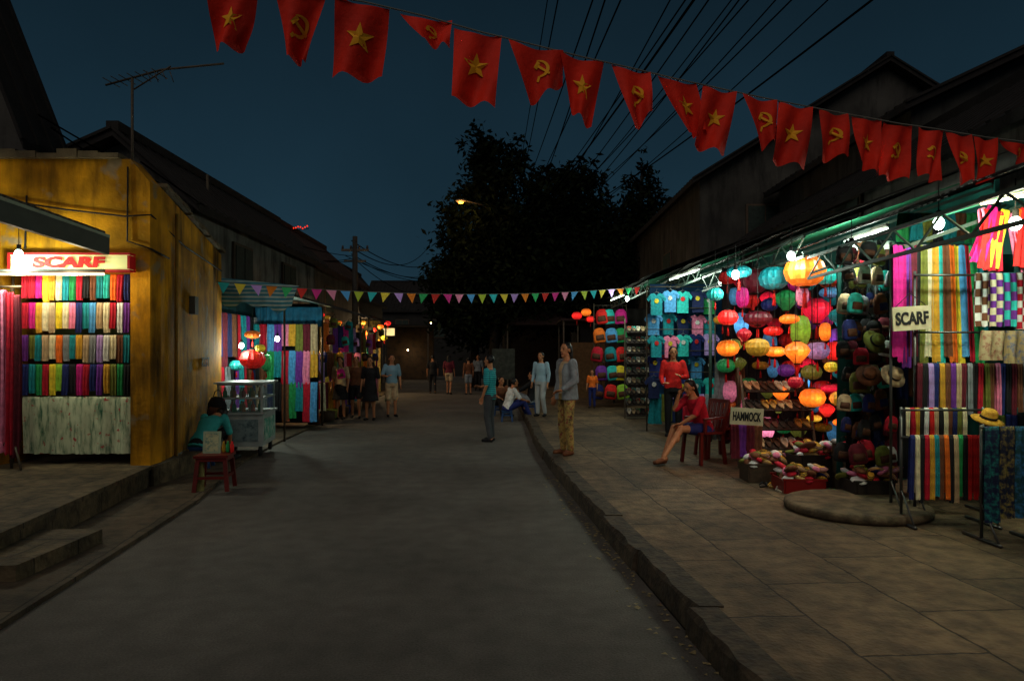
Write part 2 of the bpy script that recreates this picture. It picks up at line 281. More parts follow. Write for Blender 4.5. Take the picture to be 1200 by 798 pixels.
# yellow shop
Y0=8.3
yel=mat('ochre_wall','#c98a10',rough=.85,var=.4,scale=2.6,bump=.5,bscale=14,kind='streak',col2='#553a0d',size=.9,spec=.15); overlay(yel,1.1,.5,1.12,.38,.6,8); overlay(yel,3.2,0,.7,.60,.68,6,tint='#7a715e')
t=thing('yellow_shop','ochre yellow corner shop with open scarf display front','shop',(-5.3,Y0,.0)); o=t.location
m=MB(o); m.bb(-6.5,-6.25,Y0,9.9,.03,4.0); m.bb(-4.64,-4.4,Y0,8.55,.03,3.72)
m.bb(-6.25,-4.64,Y0,8.55,2.62,4.0)
m.add([(-4.64,Y0,3.72),(-4.4,Y0,3.72),(-4.4,8.55,3.72),(-4.64,8.55,3.72),(-4.64,Y0,4.0),(-4.64,8.55,4.0)],[(0,1,4),(3,5,2),(1,2,5,4)])
def prism(mb,pts,z0,zs):
    n=len(pts); mb.add([(x,y,z0) for x,y in pts]+[(x,y,z) for (x,y),z in zip(pts,zs)],[tuple(range(n-1,-1,-1)),tuple(range(n,2*n))]+[(i,(i+1)%n,(i+1)%n+n,i+n) for i in range(n)])
prism(m,[(-4.4,8.55),(-5.15,12.1),(-5.4,12.1),(-4.64,8.55)],.0,[3.72,3.4,3.4,3.72])
m.build('wall',yel,t)
m=MB(o)
for k in range(7):
    x0=-6.5+k*.25; m.bb(x0+.004,x0+.246,8.235+.01*(k%2),8.7,4.003,4.06+.025*((k*5)%3))
cm=mat('cornice_stone','#5e5138',var=.5,scale=4,bump=.5); m.build('cornice',cm,t)
m=MB(o)
for k in range(9):
    f0,f1=k/9,(k+1)/9-.01; a=Vector((-4.4,8.55,3.72)).lerp(Vector((-5.15,12.1,3.4)),f0); b2=Vector((-4.4,8.55,3.72)).lerp(Vector((-5.15,12.1,3.4)),f1); m.bar(a+Vector((-.08,0,.03+.012*(k%3))),b2+Vector((-.08,0,.03+.012*(k%3))),.3,.05)
m.build('wall_coping',cm,t)
m=MB(o); prism(m,[(-6.24,8.56),(-4.66,8.56),(-5.42,12.1),(-6.9,12.1)],3.3,[4.0,3.76,3.45,3.7]); m.build('roof',roofd,t)
m=MB(o); m.bb(-6.25,-4.64,9.3,9.4,.285,2.6); m.build('rear_wall',mat('shop_inner','#4b5a3a',var=.3),t)
for pts in ([(-4.66,8.28,3.9),(-4.66,8.27,3.0),(-4.36,8.26,2.9),(-4.37,8.7,2.85)],[(-6.2,8.27,3.5),(-5.4,8.27,3.38),(-4.7,8.27,3.3),(-4.38,8.28,3.32),(-4.6,9.6,3.15),(-5.1,12,3.1)],[(-5.9,8.27,2.9),(-5.88,8.27,3.55)]):
    m=MB(o); m.tube(pts,.011,6); m.build('cable',mat('cable_black','#101010'),t)
m=MB(o); m.tube([(-4.48,9.1,.1),(-4.47,9.1,3.5)],.025); m.build('drain_pipe',mat('pipe_ochre','#8a661a'),t)
m=MB(o); m.box((-4.66,10.0,2.35),(.08,.2,.26),rz=.2); m.build('meter_box',mat('meter_grey','#57544c'),t)
text('KCBT',.5,.15,mat('stencil_black','#20180c'),t,(-4.825-o.x,10.75-o.y,1.52),'stencil',rz=1.779)
# antenna
a=P(155,270,8.9)
t=thing('tv_antenna','bare metal television antenna on a thin pole above yellow shop','antenna',(a.x,a.y,3.7))
mm_=mat('dull_metal','#4f463a',metal=.3,rough=.6)
m=MB(t.location); m.tube([(a.x,a.y,3.72),P(155,92,8.9)],.018); m.build('mast',mm_,t)
m=MB(t.location); q0=P(124,100,9.1); q1=P(262,75,8.6); m.tube([q0,P(190,82,8.85),q1],.014)
for k in range(7):
    f=.05+k*.07; c=q0.lerp(q1,f)+Vector((0,0,.02)); m.tube([c+Vector((-.02,-.16,0)),c+Vector((.02,.16,0))],.006,5)
for k in range(4):
    c=P(172+k*9,84,8.8); m.tube([c,c+Vector((.05,0,-.1-.04*(k%2)))],.006,5)
m.tube([P(157,105,8.9),P(200,78,8.8)],.01); m.build('boom',mm_,t)
# left corrugated awning
t=thing('tin_awning','corrugated tin awning with pale edge rail cut by left frame edge','awning',(-5.4,5.6,2.9))
m=MB(t.location)
A=[(-4.3,3.6,2.98),(-4.35,7.3,2.88),(-7.2,7.3,3.75),(-7.2,3.6,3.85)]
m.add(A+[(x,y,z+.06) for x,y,z in A],[(3,2,1,0),(4,5,6,7),(0,1,5,4),(1,2,6,5),(2,3,7,6),(3,0,4,7)]); m.build('roof_sheet',tinmat('tin_dark','#4a4943','Y',3.2),t)
m=MB(t.location); m.bar((-4.28,3.6,2.88),(-4.33,7.3,2.78),.05,.18); m.build('edge_rail',mat('rail_green','#363c32',rough=.5),t)
m=MB(t.location); m.bar((-4.28,3.6,2.985),(-4.33,7.3,2.885),.06,.03); m.build('edge_trim',mat('rail_pale','#97a48c',rough=.5),t)
for y in(4.4,5.8,7.2):
    m=MB(t.location); m.bar((-4.35,y,2.85),(-6.9,y,3.6),.05,.07); m.build('rafter',mm_,t)
# shop sign
t=thing('shop_sign','lit pale green sign reading SCARF in red on the yellow shop','sign',P(84,308,8.2))
o=t.location; m=MB(o); c=P(84,308,8.2); w_=1.42
m.bb(c.x-w_/2,c.x+w_/2,8.16,8.26,c.z-.1,c.z+.1); m.build('panel',mat('sign_glow','#dfe0a0',emit=.32,ecol='#e0e688',var=.1),t)
m=MB(o)
for z in(c.z-.1,c.z+.1): m.bb(c.x-w_/2-.02,c.x+w_/2+.02,8.14,8.27,z-.012,z+.012)
m.bb(c.x-w_/2-.02,c.x-w_/2+.01,8.14,8.27,c.z-.08,c.z+.08); m.bb(c.x+w_/2-.01,c.x+w_/2+.02,8.14,8.27,c.z-.08,c.z+.08); m.build('border',mat('sign_red','#a01010',emit=.15),t)
text('SCARF',.86,.135,mat('letter_red','#b8140f',emit=.12),t,(.0,-.055,0),bold=.055,ital=.15)
# ---------------------------------------------------------------- hanging cloth
def strip(w,h,folds=2,amp=.015,seed=0,flare=0,over=.03,nx=12,back=.9):
    q=random.Random(seed); ph=q.random()*6; path=[(-over*.5,-h),(-over*.55,-h*.75),(-over*.55,-h*.5),(-over*.5,-h*.25),(-over*.5,-.03),(-over*.3,-.004),(0,.004),(over*.3,-.004),(over*.5,-.03),(over*.5,-h*.5*back),(over*.5,-h*back)]
    mb=MB(); vs=[]
    jag=[q.uniform(-.02,.02) for _ in range(nx+1)]
    for y,z in path:
        t_=-z/h
        for i in range(nx+1):
            u=i/nx-.5; vs.append((u*w*(1+flare*t_)+amp*.3*math.sin(5*t_+ph),y+(amp*math.sin(2*PI*folds*u+ph)*(.35+.65*max(0,t_)))*(1 if y<0 else -.3),z+(jag[i]*h*.5 if t_>.85 else 0)))
    n=nx+1; fs=[(j*n+i,j*n+i+1,(j+1)*n+i+1,(j+1)*n+i) for j in range(len(path)-1) for i in range(nx)]
    return mb.add(vs,fs,0,True)
CC={}
def cloth(key,m,**kw):
    k=(key,m.name,tuple(sorted(kw.items())))
    if k not in CC: CC[k]=strip(**kw).mesh(key,m)
    return CC[k]
def rowcloth(name,px0,px1,pyt,pyb,Y,cols,labf,cat,group,folds=2,flare=0,rz=0,amp=None,fill=.95,mats=None,yj=0,hv=(.95,1,1.05)):
    n=len(cols)
    a,b_=P(px0,pyt,Y),P(px1,pyt,Y); h=(pyb-pyt)/F*Y; w_=(b_.x-a.x)/n
    for i,cn in enumerate(cols):
        c=a.lerp(b_,(i+.5)/n); m=(mats[i] if mats and mats[i] else fab(cn))
        me=cloth(name,m,w=round(w_*fill,3),h=round(h*R.choice(hv),3),folds=folds,amp=round(amp or w_*.14,4),seed=R.choice([1,2,3]),flare=flare)
        o=inst(name,me,None,(c.x,c.y+R.uniform(-yj,yj),c.z),(0,R.uniform(-.025,.025),rz)); tag(o,labf(cn,i),cat,group)
def sidecloth(name,x,y0,y1,ztop,h,cols,labf,cat,group,face=1,flare=.15):
    n=len(cols); w_=(y1-y0)/n
    for i,cn in enumerate(cols):
        me=cloth(name,fab(cn),w=round(w_*.95,3),h=round(h*R.choice([.85,1,1.05]),3),folds=2,amp=round(min(.03,w_*.1),4),seed=R.choice([1,2,3]),flare=flare)
        o=inst(name,me,None,(x,y0+(i+.5)*w_,ztop),(0,0,face*PI/2+R.uniform(-.25,.25))); tag(o,labf(cn,i),cat,group)
# left rack
LY=8.42
t=thing('display_rack','metal rack of horizontal rods filling the yellow shop opening','rack',P(85,530,LY)); o=t.location
for pyt in(322,355,393,427,464):
    m=MB(o); m.tube([P(12,pyt+1,LY+.03),P(156,pyt+1,LY+.03)],.012,6); m.build('rod',mm_,t)
for px in(14,155):
    m=MB(o); q=P(px,320,LY+.04); m.tube([(q.x,q.y+.02,.285),(q.x,q.y+.02,q.z)],.015,6); m.build('upright',mm_,t)
rows=[['crimson','crimson','magenta','yellow','gold','cream','teal','green','crimson','black','brown','teal','turquoise','orange','crimson','navy'],
['crimson','magenta','gold','cream','beige','yellow','cream','pink','navy','teal','sky blue','beige','cream','crimson','white','purple'],
['purple','olive','teal','beige','cream','orange','grey','teal','gold','beige','grey','lilac','white','cream','brown','teal'],
['navy','teal','green','crimson','yellow','lime','navy','black','magenta','crimson','navy','purple','gold','olive','green','black']]
rn=['top','second','third','fourth']
for k,(pyt,pyb) in enumerate(((322,354),(355,390),(393,425),(427,463))):
    rowcloth('folded_scarf',26,153,pyt,pyb,LY,rows[k],lambda c,i,k=k:f"{c} folded scarf, {ORD[i]} from left in the {rn[k]} row of the yellow shop",'scarf','folded scarves on the yellow shop rack',hv=(.86,.94,1))
fm=mat('floral_white','#c3c9a6',kind='streak',col2='#1f5a40',size=7,var=.2); overlay(fm,16,0,.9,.62,.68,4,tint='#a8202c')
o=inst('floral_cloth',cloth('floral_cloth',fm,w=1.34,h=.7,folds=5,amp=.02,seed=5,nx=40),None,P(91,465,LY)); tag(o,'large white cloth with green and red painted plants below the scarf rows','cloth')
for i,(px,c) in enumerate(((3,'pink'),(11,'crimson'),(19,'maroon'))):
    o=inst('hanging_scarf',cloth('hanging_scarf',fab(c),w=.1,h=1.9,folds=2,amp=.02,seed=i,flare=.2),None,P(px,340+i*3,8.0)); tag(o,f"long {c} scarf hanging at the left edge of the yellow shop",'scarf','long scarves at the left edge')
t=thing('scarf_stand','dark leaning stand under long pink scarves at left edge','stand',P(10,545,8.0)); m=MB(t.location)
a=P(10,545,8); m.tube([(a.x-.3,8.0,2.42),(a.x+.15,8.0,2.42)],.014); m.tube([(a.x+.0,8.05,.285),(a.x,8.05,2.42)],.016); m.tube([(a.x-.2,7.9,.29),(a.x,8.05,.7)],.014); m.tube([(a.x+.22,7.9,.29),(a.x,8.05,.7)],.014); m.build('frame',mm_,t)
# ---------------------------------------------------------------- bulbs
bulbM=mat('bulb_glow','#ffffff',emit=16,ecol='#e0fff0'); bulbW=mat('bulb_warm','#ffffff',emit=10,ecol='#ffc878')
def bulb(px,py,Y,e,label,warm=False,r=.045,up=.35):
    p=P(px,py,Y); t=thing('light_bulb',label,'light bulb',p)
    m=MB(); m.ell((0,0,0),(r,r,r*1.25)); m.build('glass_globe',bulbW if warm else bulbM,t)
    m=MB(); m.tube([(0,0,r*1.1),(0,0,r*1.1+.06)],r*.5); m.tube([(0,0,r*1.1+.06),(0,0,up)],.005,5); m.build('socket',mat('socket','#222222'),t)
    light(p+Vector((0,-.02,-r*1.6)),e,(1,.7,.36) if warm else (.84,1,.84),r)
def tubel(a,b_,e,label,col='#eaffee'):
    a=Vector(a);b_=Vector(b_); t=thing('tube_light',label,'tube light',a.lerp(b_,.5)); m=MB(t.location); m.tube([a,b_],.012,8); m.build('glass_tube',mat('tube_glow_'+col.strip('#'),'#ffffff',emit=6,ecol=col),t)
    m=MB(t.location); m.bar(a+Vector((0,0,.04)),b_+Vector((0,0,.04)),.04,.03); m.build('holder',mat('white_enamel','#6c6c64'),t)
    for f in(.25,.75): light(a.lerp(b_,f)+Vector((0,-.03,-.08)),e,(.84,1,.82) if col!='#ffe2a8' else (1,.82,.5),.08)
bulb(22,298,7.9,24,'bright bulb at the left end of the SCARF sign')
tubel((-6.1,7.95,2.56),(-4.75,7.95,2.56),7,'tube light under the SCARF sign above the scarves','#ffe2a8')
bulb(283,405,12.6,22,'left bulb over the glass cart under the blue tarp')
bulb(325,397,13.4,20,'right bulb over the glass cart under the blue tarp')
bulb(998,293,7.0,26,'brightest bare bulb hanging between lanterns and black bags',r=.055)
bulb(1190,262,5.3,14,'bare bulb at the right edge among pink scarves')
bulb(927,300,7.9,13,'bare bulb above the large orange lantern')
bulb(862,322,8.0,11,'bare bulb just left of the teal lanterns')
bulb(845,330,11.0,22,'bare bulb between lanterns and T-shirts')
bulb(735,350,15.6,22,'bare bulb above the sandal tower')
bulb(1100,262,5.9,12,'bare bulb above the long silk scarves')
bulb(560,372,40,24,'faint bulb far beyond the trees',True,.08)
tubel(P(1150,239,5.3),P(1215,226,4.8),10,'warm tube light under the roof at the right edge','#ffe2a8')
tubel(P(785,328,13.0),P(820,316,11.6),14,'tube light above the T-shirt stall','#eaffee')
tubel(P(990,283,8.2),P(1040,268,7.5),9,'tube light under the roof above the lanterns','#eaffee')
tubel(P(716,352,18.5),P(731,346,17),14,'tube light above the bag stall','#eaffee')
# ---------------------------------------------------------------- right stalls
steel=mat('painted_steel','#3a4a42',rough=.6,metal=.2); tarpT=mat('tarp_teal','#0b4f48',rough=.7,var=.4,scale=3,bump=.3,bscale=6); tarpG=mat('tarp_green','#1b7a55',rough=.7,var=.45,scale=3)
def stall(y0,y1,z,lab,xb=5.5,xf=3.3,tm=tarpT,posts=None):
    t=thing('market_stall',lab,'stall',((xf+xb)/2,(y0+y1)/2,.15)); o=t.location
    m=MB(o); zt=z+.27; q=random.Random(int(y0*10)); n=max(4,int((y1-y0)/.5))
    for i in range(n):   # overlapping worn sheets
        a0=y0+.01+(y1-y0-.02)*i/n; a1=y0+.01+(y1-y0-.02)*(i+1)/n+.04*(i<n-1); e0=q.uniform(-.12,.06); dz=.012*(i%2)+q.uniform(0,.01)
        A=[(xf-.1+e0,a0,zt+.02+dz),(xf-.1+e0+.02,a1,zt+.02+dz),(xb+.2,a1,zt+.95+dz),(xb+.2,a0,zt+.95+dz)]
        m.add(A+[(a,b_,c+.01) for a,b_,c in A],[(3,2,1,0),(4,5,6,7),(0,1,5,4),(1,2,6,5),(2,3,7,6),(3,0,4,7)])
    m.build('roof_sheet',tinmat('tin_roof','#2c2a27','Y',3.5),t)
    m=MB(o); m.bar((xf,y0,z),(xf,y1,z),.03); m.bar((xf,y0,z+.23),(xf,y1,z+.23),.03); n=int((y1-y0)/.32)
    for i in range(n):
        a=y0+(y1-y0)*i/n; b_=y0+(y1-y0)*(i+1)/n; m.bar((xf,a,z+(0 if i%2 else .23)),(xf,b_,z+(.23 if i%2 else 0)),.015)
    for yy in(y0+.05,(y0+y1)/2,y1-.05): m.bar((xf,yy,z+.05),(xb,yy,z+.82),.03)
    m.build('truss',steel,t)
    for yy in(posts if posts is not None else (y0+.06,y1-.06)):
        m=MB(o); m.tube([(xf+.1,yy,.15),(xf+.1,yy,z)],.028); m.build('post',steel,t)
    m=MB(o); m.bb(xb-.05,xb,y0,y1,.15,z+.9); m.build('back_panel',tm,t)
    m=MB(o); vs=[];nx,ny=8,8
    for i in range(nx+1):
        for j in range(ny+1):
            u,v=i/nx,j/ny; vs.append((xf+.05+(xb-xf-.15)*u,y0+.1+(y1-y0-.2)*v,z+.25+.7*u-.06*math.sin(PI*v)*math.sin(PI*u)))
    m.add(vs,[(i*(ny+1)+j,i*(ny+1)+j+1,(i+1)*(ny+1)+j+1,(i+1)*(ny+1)+j) for i in range(nx) for j in range(ny)],0,True); m.build('cloth_ceiling',tarpG,t)
    return t
stall(3.9,7.6,2.47,'nearest right stall roofed in tin hung with scarves',posts=(3.96,))
stall(7.7,11.8,2.73,'right stall with steel truss hung with silk lanterns',posts=(11.7,))
stall(11.9,15.4,2.97,'right stall hung with rows of T-shirts',tm=tarpT,posts=(15.3,))
stall(15.5,21.5,3.1,'farthest right stall with bags and sandals',xf=3.1,xb=5.2)
def drape(x0,x1,y,z0,z1,m,lab,f=7):
    o=inst('stall_drape',cloth('stall_drape',m,w=x1-x0,h=z1-z0,folds=f,amp=.03,seed=2,nx=50),None,((x0+x1)/2,y,z1)); tag(o,lab,'curtain'); return o
brn=mat('tarp_brown','#2b2220',var=.3)
drape(3.5,5.4,7.35,.3,2.7,tarpT,'teal tarpaulin curtain behind the hanging scarves of nearest stall')
drape(3.2,5.4,10.4,.3,2.95,brn,'dark cloth curtain behind the silk lanterns')
drape(2.95,5.3,14.6,.3,3.15,mat('tarp_blue','#16426a',var=.3),'blue curtain behind the rows of T-shirts')
drape(2.9,5.1,21.3,.3,3.1,brn,'dark curtain behind the hanging bags')
# lanterns
LM={}
def lanmat(cn,lit):
    k='silk_%s_%d'%(cn.replace(' ','_'),lit)
    if k in MC: return MC[k]
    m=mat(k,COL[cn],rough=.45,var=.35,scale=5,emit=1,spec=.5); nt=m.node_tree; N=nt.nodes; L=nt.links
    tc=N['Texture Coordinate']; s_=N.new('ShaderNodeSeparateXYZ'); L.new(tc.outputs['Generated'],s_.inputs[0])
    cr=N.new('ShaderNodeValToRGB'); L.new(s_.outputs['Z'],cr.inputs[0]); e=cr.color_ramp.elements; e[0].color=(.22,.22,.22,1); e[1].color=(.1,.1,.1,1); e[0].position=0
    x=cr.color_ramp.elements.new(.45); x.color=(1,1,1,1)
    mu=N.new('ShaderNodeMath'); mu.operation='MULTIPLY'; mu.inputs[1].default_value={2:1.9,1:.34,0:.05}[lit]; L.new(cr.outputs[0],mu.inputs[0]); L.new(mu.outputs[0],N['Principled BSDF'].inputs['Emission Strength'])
    return m
prof={'round':[(.2,.72),(.55,.66),(.85,.42),(1,.0),(.85,-.42),(.55,-.66),(.2,-.74)],
'garlic':[(.18,.8),(.35,.74),(.8,.45),(1,.1),(.8,-.3),(.45,-.68),(.22,-.95)],
'long':[(.25,1.2),(.55,1.05),(.72,.5),(.75,0),(.7,-.5),(.5,-1.0),(.22,-1.2)],
'flat':[(.2,.5),(.6,.46),(.95,.25),(1.05,0),(.95,-.25),(.6,-.46),(.2,-.5)]}
def lantern(px,py,rp,cn,ty,lit,Y,lab,ztop=2.9,grp='silk lanterns of the lantern stall'):
    p=P(px,py,Y); r=rp/F*Y; t=thing('silk_lantern',lab,'lantern',p,R.uniform(0,1),grp)
    k=(cn,ty,lit)
    if k not in LM:
        m=MB(); pf=[]; q=prof[ty]
        for i in range(len(q)-1):
            for s in range(3):
                f=s/3; pf.append((q[i][0]*(1-f)+q[i+1][0]*f,q[i][1]*(1-f)+q[i+1][1]*f))
        pf.append(q[-1]); m.lathe(pf,n=28,rib=1,ribamp=.08); LM[k]=m.mesh('shade',lanmat(cn,lit))
    zt,zb=prof[ty][0][1],prof[ty][-1][1]
    inst('shade',LM[k],t,sc=r)
    if ('cap',ty) not in LM:
        m=MB(); m.lathe([(.24,zt-.05),(.26,zt+.05),(.2,zt+.09)],n=12); LM[('cap',ty)]=m.mesh('cap',mat('dark_wood','#2a160c'))
        m=MB(); m.lathe([(.22,zb-.08),(.25,zb-.02),(.23,zb+.05)],n=12); LM[('base',ty)]=m.mesh('base_ring',mat('dark_wood'))
        m=MB(); m.lathe([(.03,zb-.08),(.04,zb-.3),(.1,zb-.36),(.09,zb-.45),(.13,zb-1.05),(.02,zb-1.06)],n=8); LM[('tas',ty)]=m.mesh('tassel',fab('red'))
    inst('cap',LM[('cap',ty)],t,sc=r); inst('base_ring',LM[('base',ty)],t,sc=r); inst('tassel',LM[('tas',ty)],t,sc=r)
    m=MB(); m.tube([(0,0,(zt+.05)*r),(0,0,max(.1,ztop-p.z))],.004,5); m.build('cord',mat('cable_black'),t)
    if lit==2 and rp>11.5: light(p+Vector((0,-r*1.25,0)),1.5,tuple(min(1,c*1.0+.12) for c in hx(COL[cn])),.05)
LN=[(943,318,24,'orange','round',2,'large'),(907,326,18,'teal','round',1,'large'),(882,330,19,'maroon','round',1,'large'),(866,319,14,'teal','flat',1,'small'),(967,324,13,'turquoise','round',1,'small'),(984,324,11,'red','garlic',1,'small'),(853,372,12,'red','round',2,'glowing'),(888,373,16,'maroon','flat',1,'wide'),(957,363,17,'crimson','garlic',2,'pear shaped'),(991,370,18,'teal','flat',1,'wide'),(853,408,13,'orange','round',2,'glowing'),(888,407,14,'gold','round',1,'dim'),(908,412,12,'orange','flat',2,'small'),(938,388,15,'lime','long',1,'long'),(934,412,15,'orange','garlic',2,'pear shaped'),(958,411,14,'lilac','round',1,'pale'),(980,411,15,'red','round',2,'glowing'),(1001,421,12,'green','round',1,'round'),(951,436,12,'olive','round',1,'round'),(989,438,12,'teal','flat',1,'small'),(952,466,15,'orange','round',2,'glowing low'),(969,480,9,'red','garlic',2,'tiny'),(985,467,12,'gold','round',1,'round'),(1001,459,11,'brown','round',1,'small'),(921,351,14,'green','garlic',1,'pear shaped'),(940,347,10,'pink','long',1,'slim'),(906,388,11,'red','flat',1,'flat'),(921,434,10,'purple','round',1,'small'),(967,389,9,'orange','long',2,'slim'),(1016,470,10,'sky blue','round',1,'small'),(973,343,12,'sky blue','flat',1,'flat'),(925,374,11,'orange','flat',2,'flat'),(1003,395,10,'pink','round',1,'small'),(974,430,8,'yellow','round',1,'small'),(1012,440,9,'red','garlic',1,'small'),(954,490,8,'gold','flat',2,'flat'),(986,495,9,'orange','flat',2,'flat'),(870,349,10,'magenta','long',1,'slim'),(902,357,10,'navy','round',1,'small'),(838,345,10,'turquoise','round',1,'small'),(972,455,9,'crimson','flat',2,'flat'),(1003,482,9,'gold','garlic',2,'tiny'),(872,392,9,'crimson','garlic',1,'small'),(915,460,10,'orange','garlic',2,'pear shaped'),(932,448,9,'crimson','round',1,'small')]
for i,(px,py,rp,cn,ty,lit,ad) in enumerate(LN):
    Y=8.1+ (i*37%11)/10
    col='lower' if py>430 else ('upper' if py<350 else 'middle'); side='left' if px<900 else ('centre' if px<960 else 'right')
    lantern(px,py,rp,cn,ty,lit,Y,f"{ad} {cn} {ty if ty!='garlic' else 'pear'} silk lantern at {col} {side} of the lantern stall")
bcol=['red','teal','gold','purple','green','crimson','orange','sky blue','magenta','olive','brown','pink']
for k in range(8):
    for i in range(10):
        cn=bcol[(i*5+k*7)%12]; ty=['round','garlic','flat','long'][(i+k*3)%4]
        px=850+i*20+R.uniform(-5,5)+(10 if k%2 else 0); py=328+k*25+R.uniform(-6,6)
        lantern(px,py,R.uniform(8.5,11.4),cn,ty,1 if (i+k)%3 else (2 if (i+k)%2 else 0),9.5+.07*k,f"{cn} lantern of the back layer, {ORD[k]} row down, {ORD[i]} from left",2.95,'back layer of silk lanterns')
for px,py,rp,cn,Y in((676,370,6,'red',23),(687,366,6,'orange',22.5),(692,374,5,'red',23.5)): lantern(px,py,rp,cn,'round',2,Y,f"small far {cn} lantern {'nearest' if Y==22.5 else 'leftmost' if px==676 else 'lowest'} of three beyond the bag stall",3.3,'far lanterns beyond the bag stall')
# sandals
def sandal_mesh(cn):
    m=MB(); pts=[]; n=16
    for k in range(n):
        a=2*PI*k/n; y=math.sin(a)*.125; x=math.cos(a)*(.042+.01*math.sin(a)); pts.append((x,y))
    m.add([(x,y,0) for x,y in pts]+[(x*1.02,y*1.01,.018) for x,y in pts],[tuple(range(n-1,-1,-1)),tuple(range(n,2*n))]+[(i,(i+1)%n,(i+1)%n+n,i+n) for i in range(n)])
    s_=m.mesh('sole',mat('sole_'+cn,{'black':'#241a14','gold':'#8a6a34','beige':'#9c8460','brown':'#3c2616','white':'#b8ac94','maroon':'#4a2418'}.get(cn,'#6a5a44'),var=.3)); m=MB()
    for sx in(-1,1): m.loft([((0,.07,.02),(.010,0,0),(0,0,.006)),((sx*.028,.03,.05),(.008,.010,0),(0,0,.008)),((sx*.048,-.02,.02),(.008,.012,0),(0,0,.007))],n=8)
    return s_,m.mesh('strap',fab(cn))
SM={c:sandal_mesh(c) for c in('black','gold','beige','brown','white','maroon')}
t=thing('shoe_rack','stepped dark wooden shoe rack facing down the street','shoe rack',(3.42,8.9,.15)); m=MB(t.location)
RX0,RX1=2.98,3.78
for k in range(5): 
    z=.30+k*.235; y=8.55+k*.06; Q=Matrix.Rotation(math.radians(30),3,'X'); m.box(((RX0+RX1)/2,y,z-.03),(RX1-RX0,.25,.015),M=Q)
m.build('shelf',mat('shelf_dark','#231812',var=.4,scale=20),t)
for x in(RX0-.02,RX1+.02):
    m=MB(t.location); m.bar((x,8.9,.15),(x,8.95,1.46),.03); m.bar((x,8.45,.15),(x,8.85,1.36),.03); m.build('side_frame',mm_,t)
sc_=['black','gold','beige','brown','white','maroon']
for k in range(5):
    for i in range(8):
        cn=sc_[(i//2+k*2)%6]; x=RX0+.05+i*(RX1-RX0-.1)/7; z=.30+k*.235; y=8.55+k*.06
        t=thing('sandal',f"{cn} strapped sandal, {ORD[i]} from left on {['lowest','second','third','fourth','topmost'][k]} tier of the shoe rack",'sandal',(x,y-.005,z-.015),0,'sandals on the stepped rack'); t.rotation_euler=(math.radians(30),0,R.uniform(-.18,.18)); t.scale=(.9,.85,.9)
        inst('sole',SM[cn][0],t); inst('strap',SM[cn][1],t)
# T-shirts
def tee_mesh(m_):
    m=MB(); L_=[(-.09,0),(-.2,-.03),(-.31,-.15),(-.25,-.22),(-.185,-.15),(-.18,-.55),(.18,-.55),(.185,-.15),(.25,-.22),(.31,-.15),(.2,-.03),(.09,0),(.0,-.06)]
    n=len(L_); v=[(x,-.02-.012*math.sin(x*25),z) for x,z in L_]+[(x,.02,z) for x,z in L_]
    m.add(v,[tuple(range(n)),tuple(range(2*n-1,n-1,-1))]+[(i,i+n,(i+1)%n+n,(i+1)%n) for i in range(n)]); return m.mesh('shirt_cloth',m_)
TM={}
hang=MB(); hang.tube([(-.16,0,-.04),(0,0,.03),(.16,0,-.04)],.006,5); hang.tube([(0,0,.03),(0,0,.08),(.02,0,.1)],.004,5); hangM=hang.mesh('hanger',mat('hanger_wire','#888888',metal=.6,rough=.4))
pr=MB(); pr.ell((0,-.036,-.2),(.075,.004,.06)); prM={c:pr.mesh('chest_print',mat('print_'+c,COL[c],kind='blot',col2=COL['black'],size=30)) for c in('yellow','white','red')}
tc_=[['teal','sky blue','turquoise','dark blue','green'],['sky blue','teal','dark blue','pink','teal'],['teal','pink','turquoise','navy','lilac'],['navy','crimson','teal','sky blue','black'],['dark blue','lilac','navy','teal','turquoise']]
for k in range(5):
    for i in range(5):
        cn=tc_[k][i]
        if cn not in TM: TM[cn]=tee_mesh(fab(cn))
        p=P(768+i*16+R.uniform(-2,2),342+k*25+R.uniform(-2,2),13.2+.25*(k%2)+.06*i); t=thing('t_shirt',f"{cn} T-shirt on a hanger, {ORD[i]} from left in {['top','second','third','fourth','bottom'][k]} row",'T-shirt',p,R.uniform(-.5,.5),'T-shirts in hanging rows'); t.scale=(.6,.9,.78)
        inst('shirt_cloth',TM[cn],t); inst('hanger',hangM,t); inst('chest_print',prM[['yellow','white','red'][(i+k)%3]],t)
t=thing('garment_rack','thin metal rack of rods carrying the T-shirts','rack',(3.2,13.5,.15)); m=MB(t.location)
for k in range(5): a=P(758,343+k*25-7,13.33); b_=P(838,343+k*25-7,13.33); m.tube([a,b_],.01,6)
for px in(758,838): a=P(px,336,13.33); m.tube([(a.x,a.y,.15),a],.014,6)
m.build('frame',mm_,t)
rowcloth('hanging_dress',762,838,462,495,13.3,['teal','olive','dark blue','crimson','lilac','grey'],lambda c,i:f"{c} dress hanging below the T-shirts, {ORD[i]} from left",'dress','dresses below the T-shirts',flare=.4)
rowcloth('hanging_dress',838,872,425,520,9.9,['grey','maroon','brown'],lambda c,i:f"{c} hanging dress behind the HAMMOCK sign, {ORD[i]} from left",'dress','dresses beside the shoe rack',flare=.3)
rowcloth('hanging_hammock',856,893,497,535,8.3,['maroon','purple','maroon','brown'],lambda c,i:f"{c} rolled hammock below the HAMMOCK sign, {ORD[i]} from left",'hammock','hammocks under their sign',flare=.2)
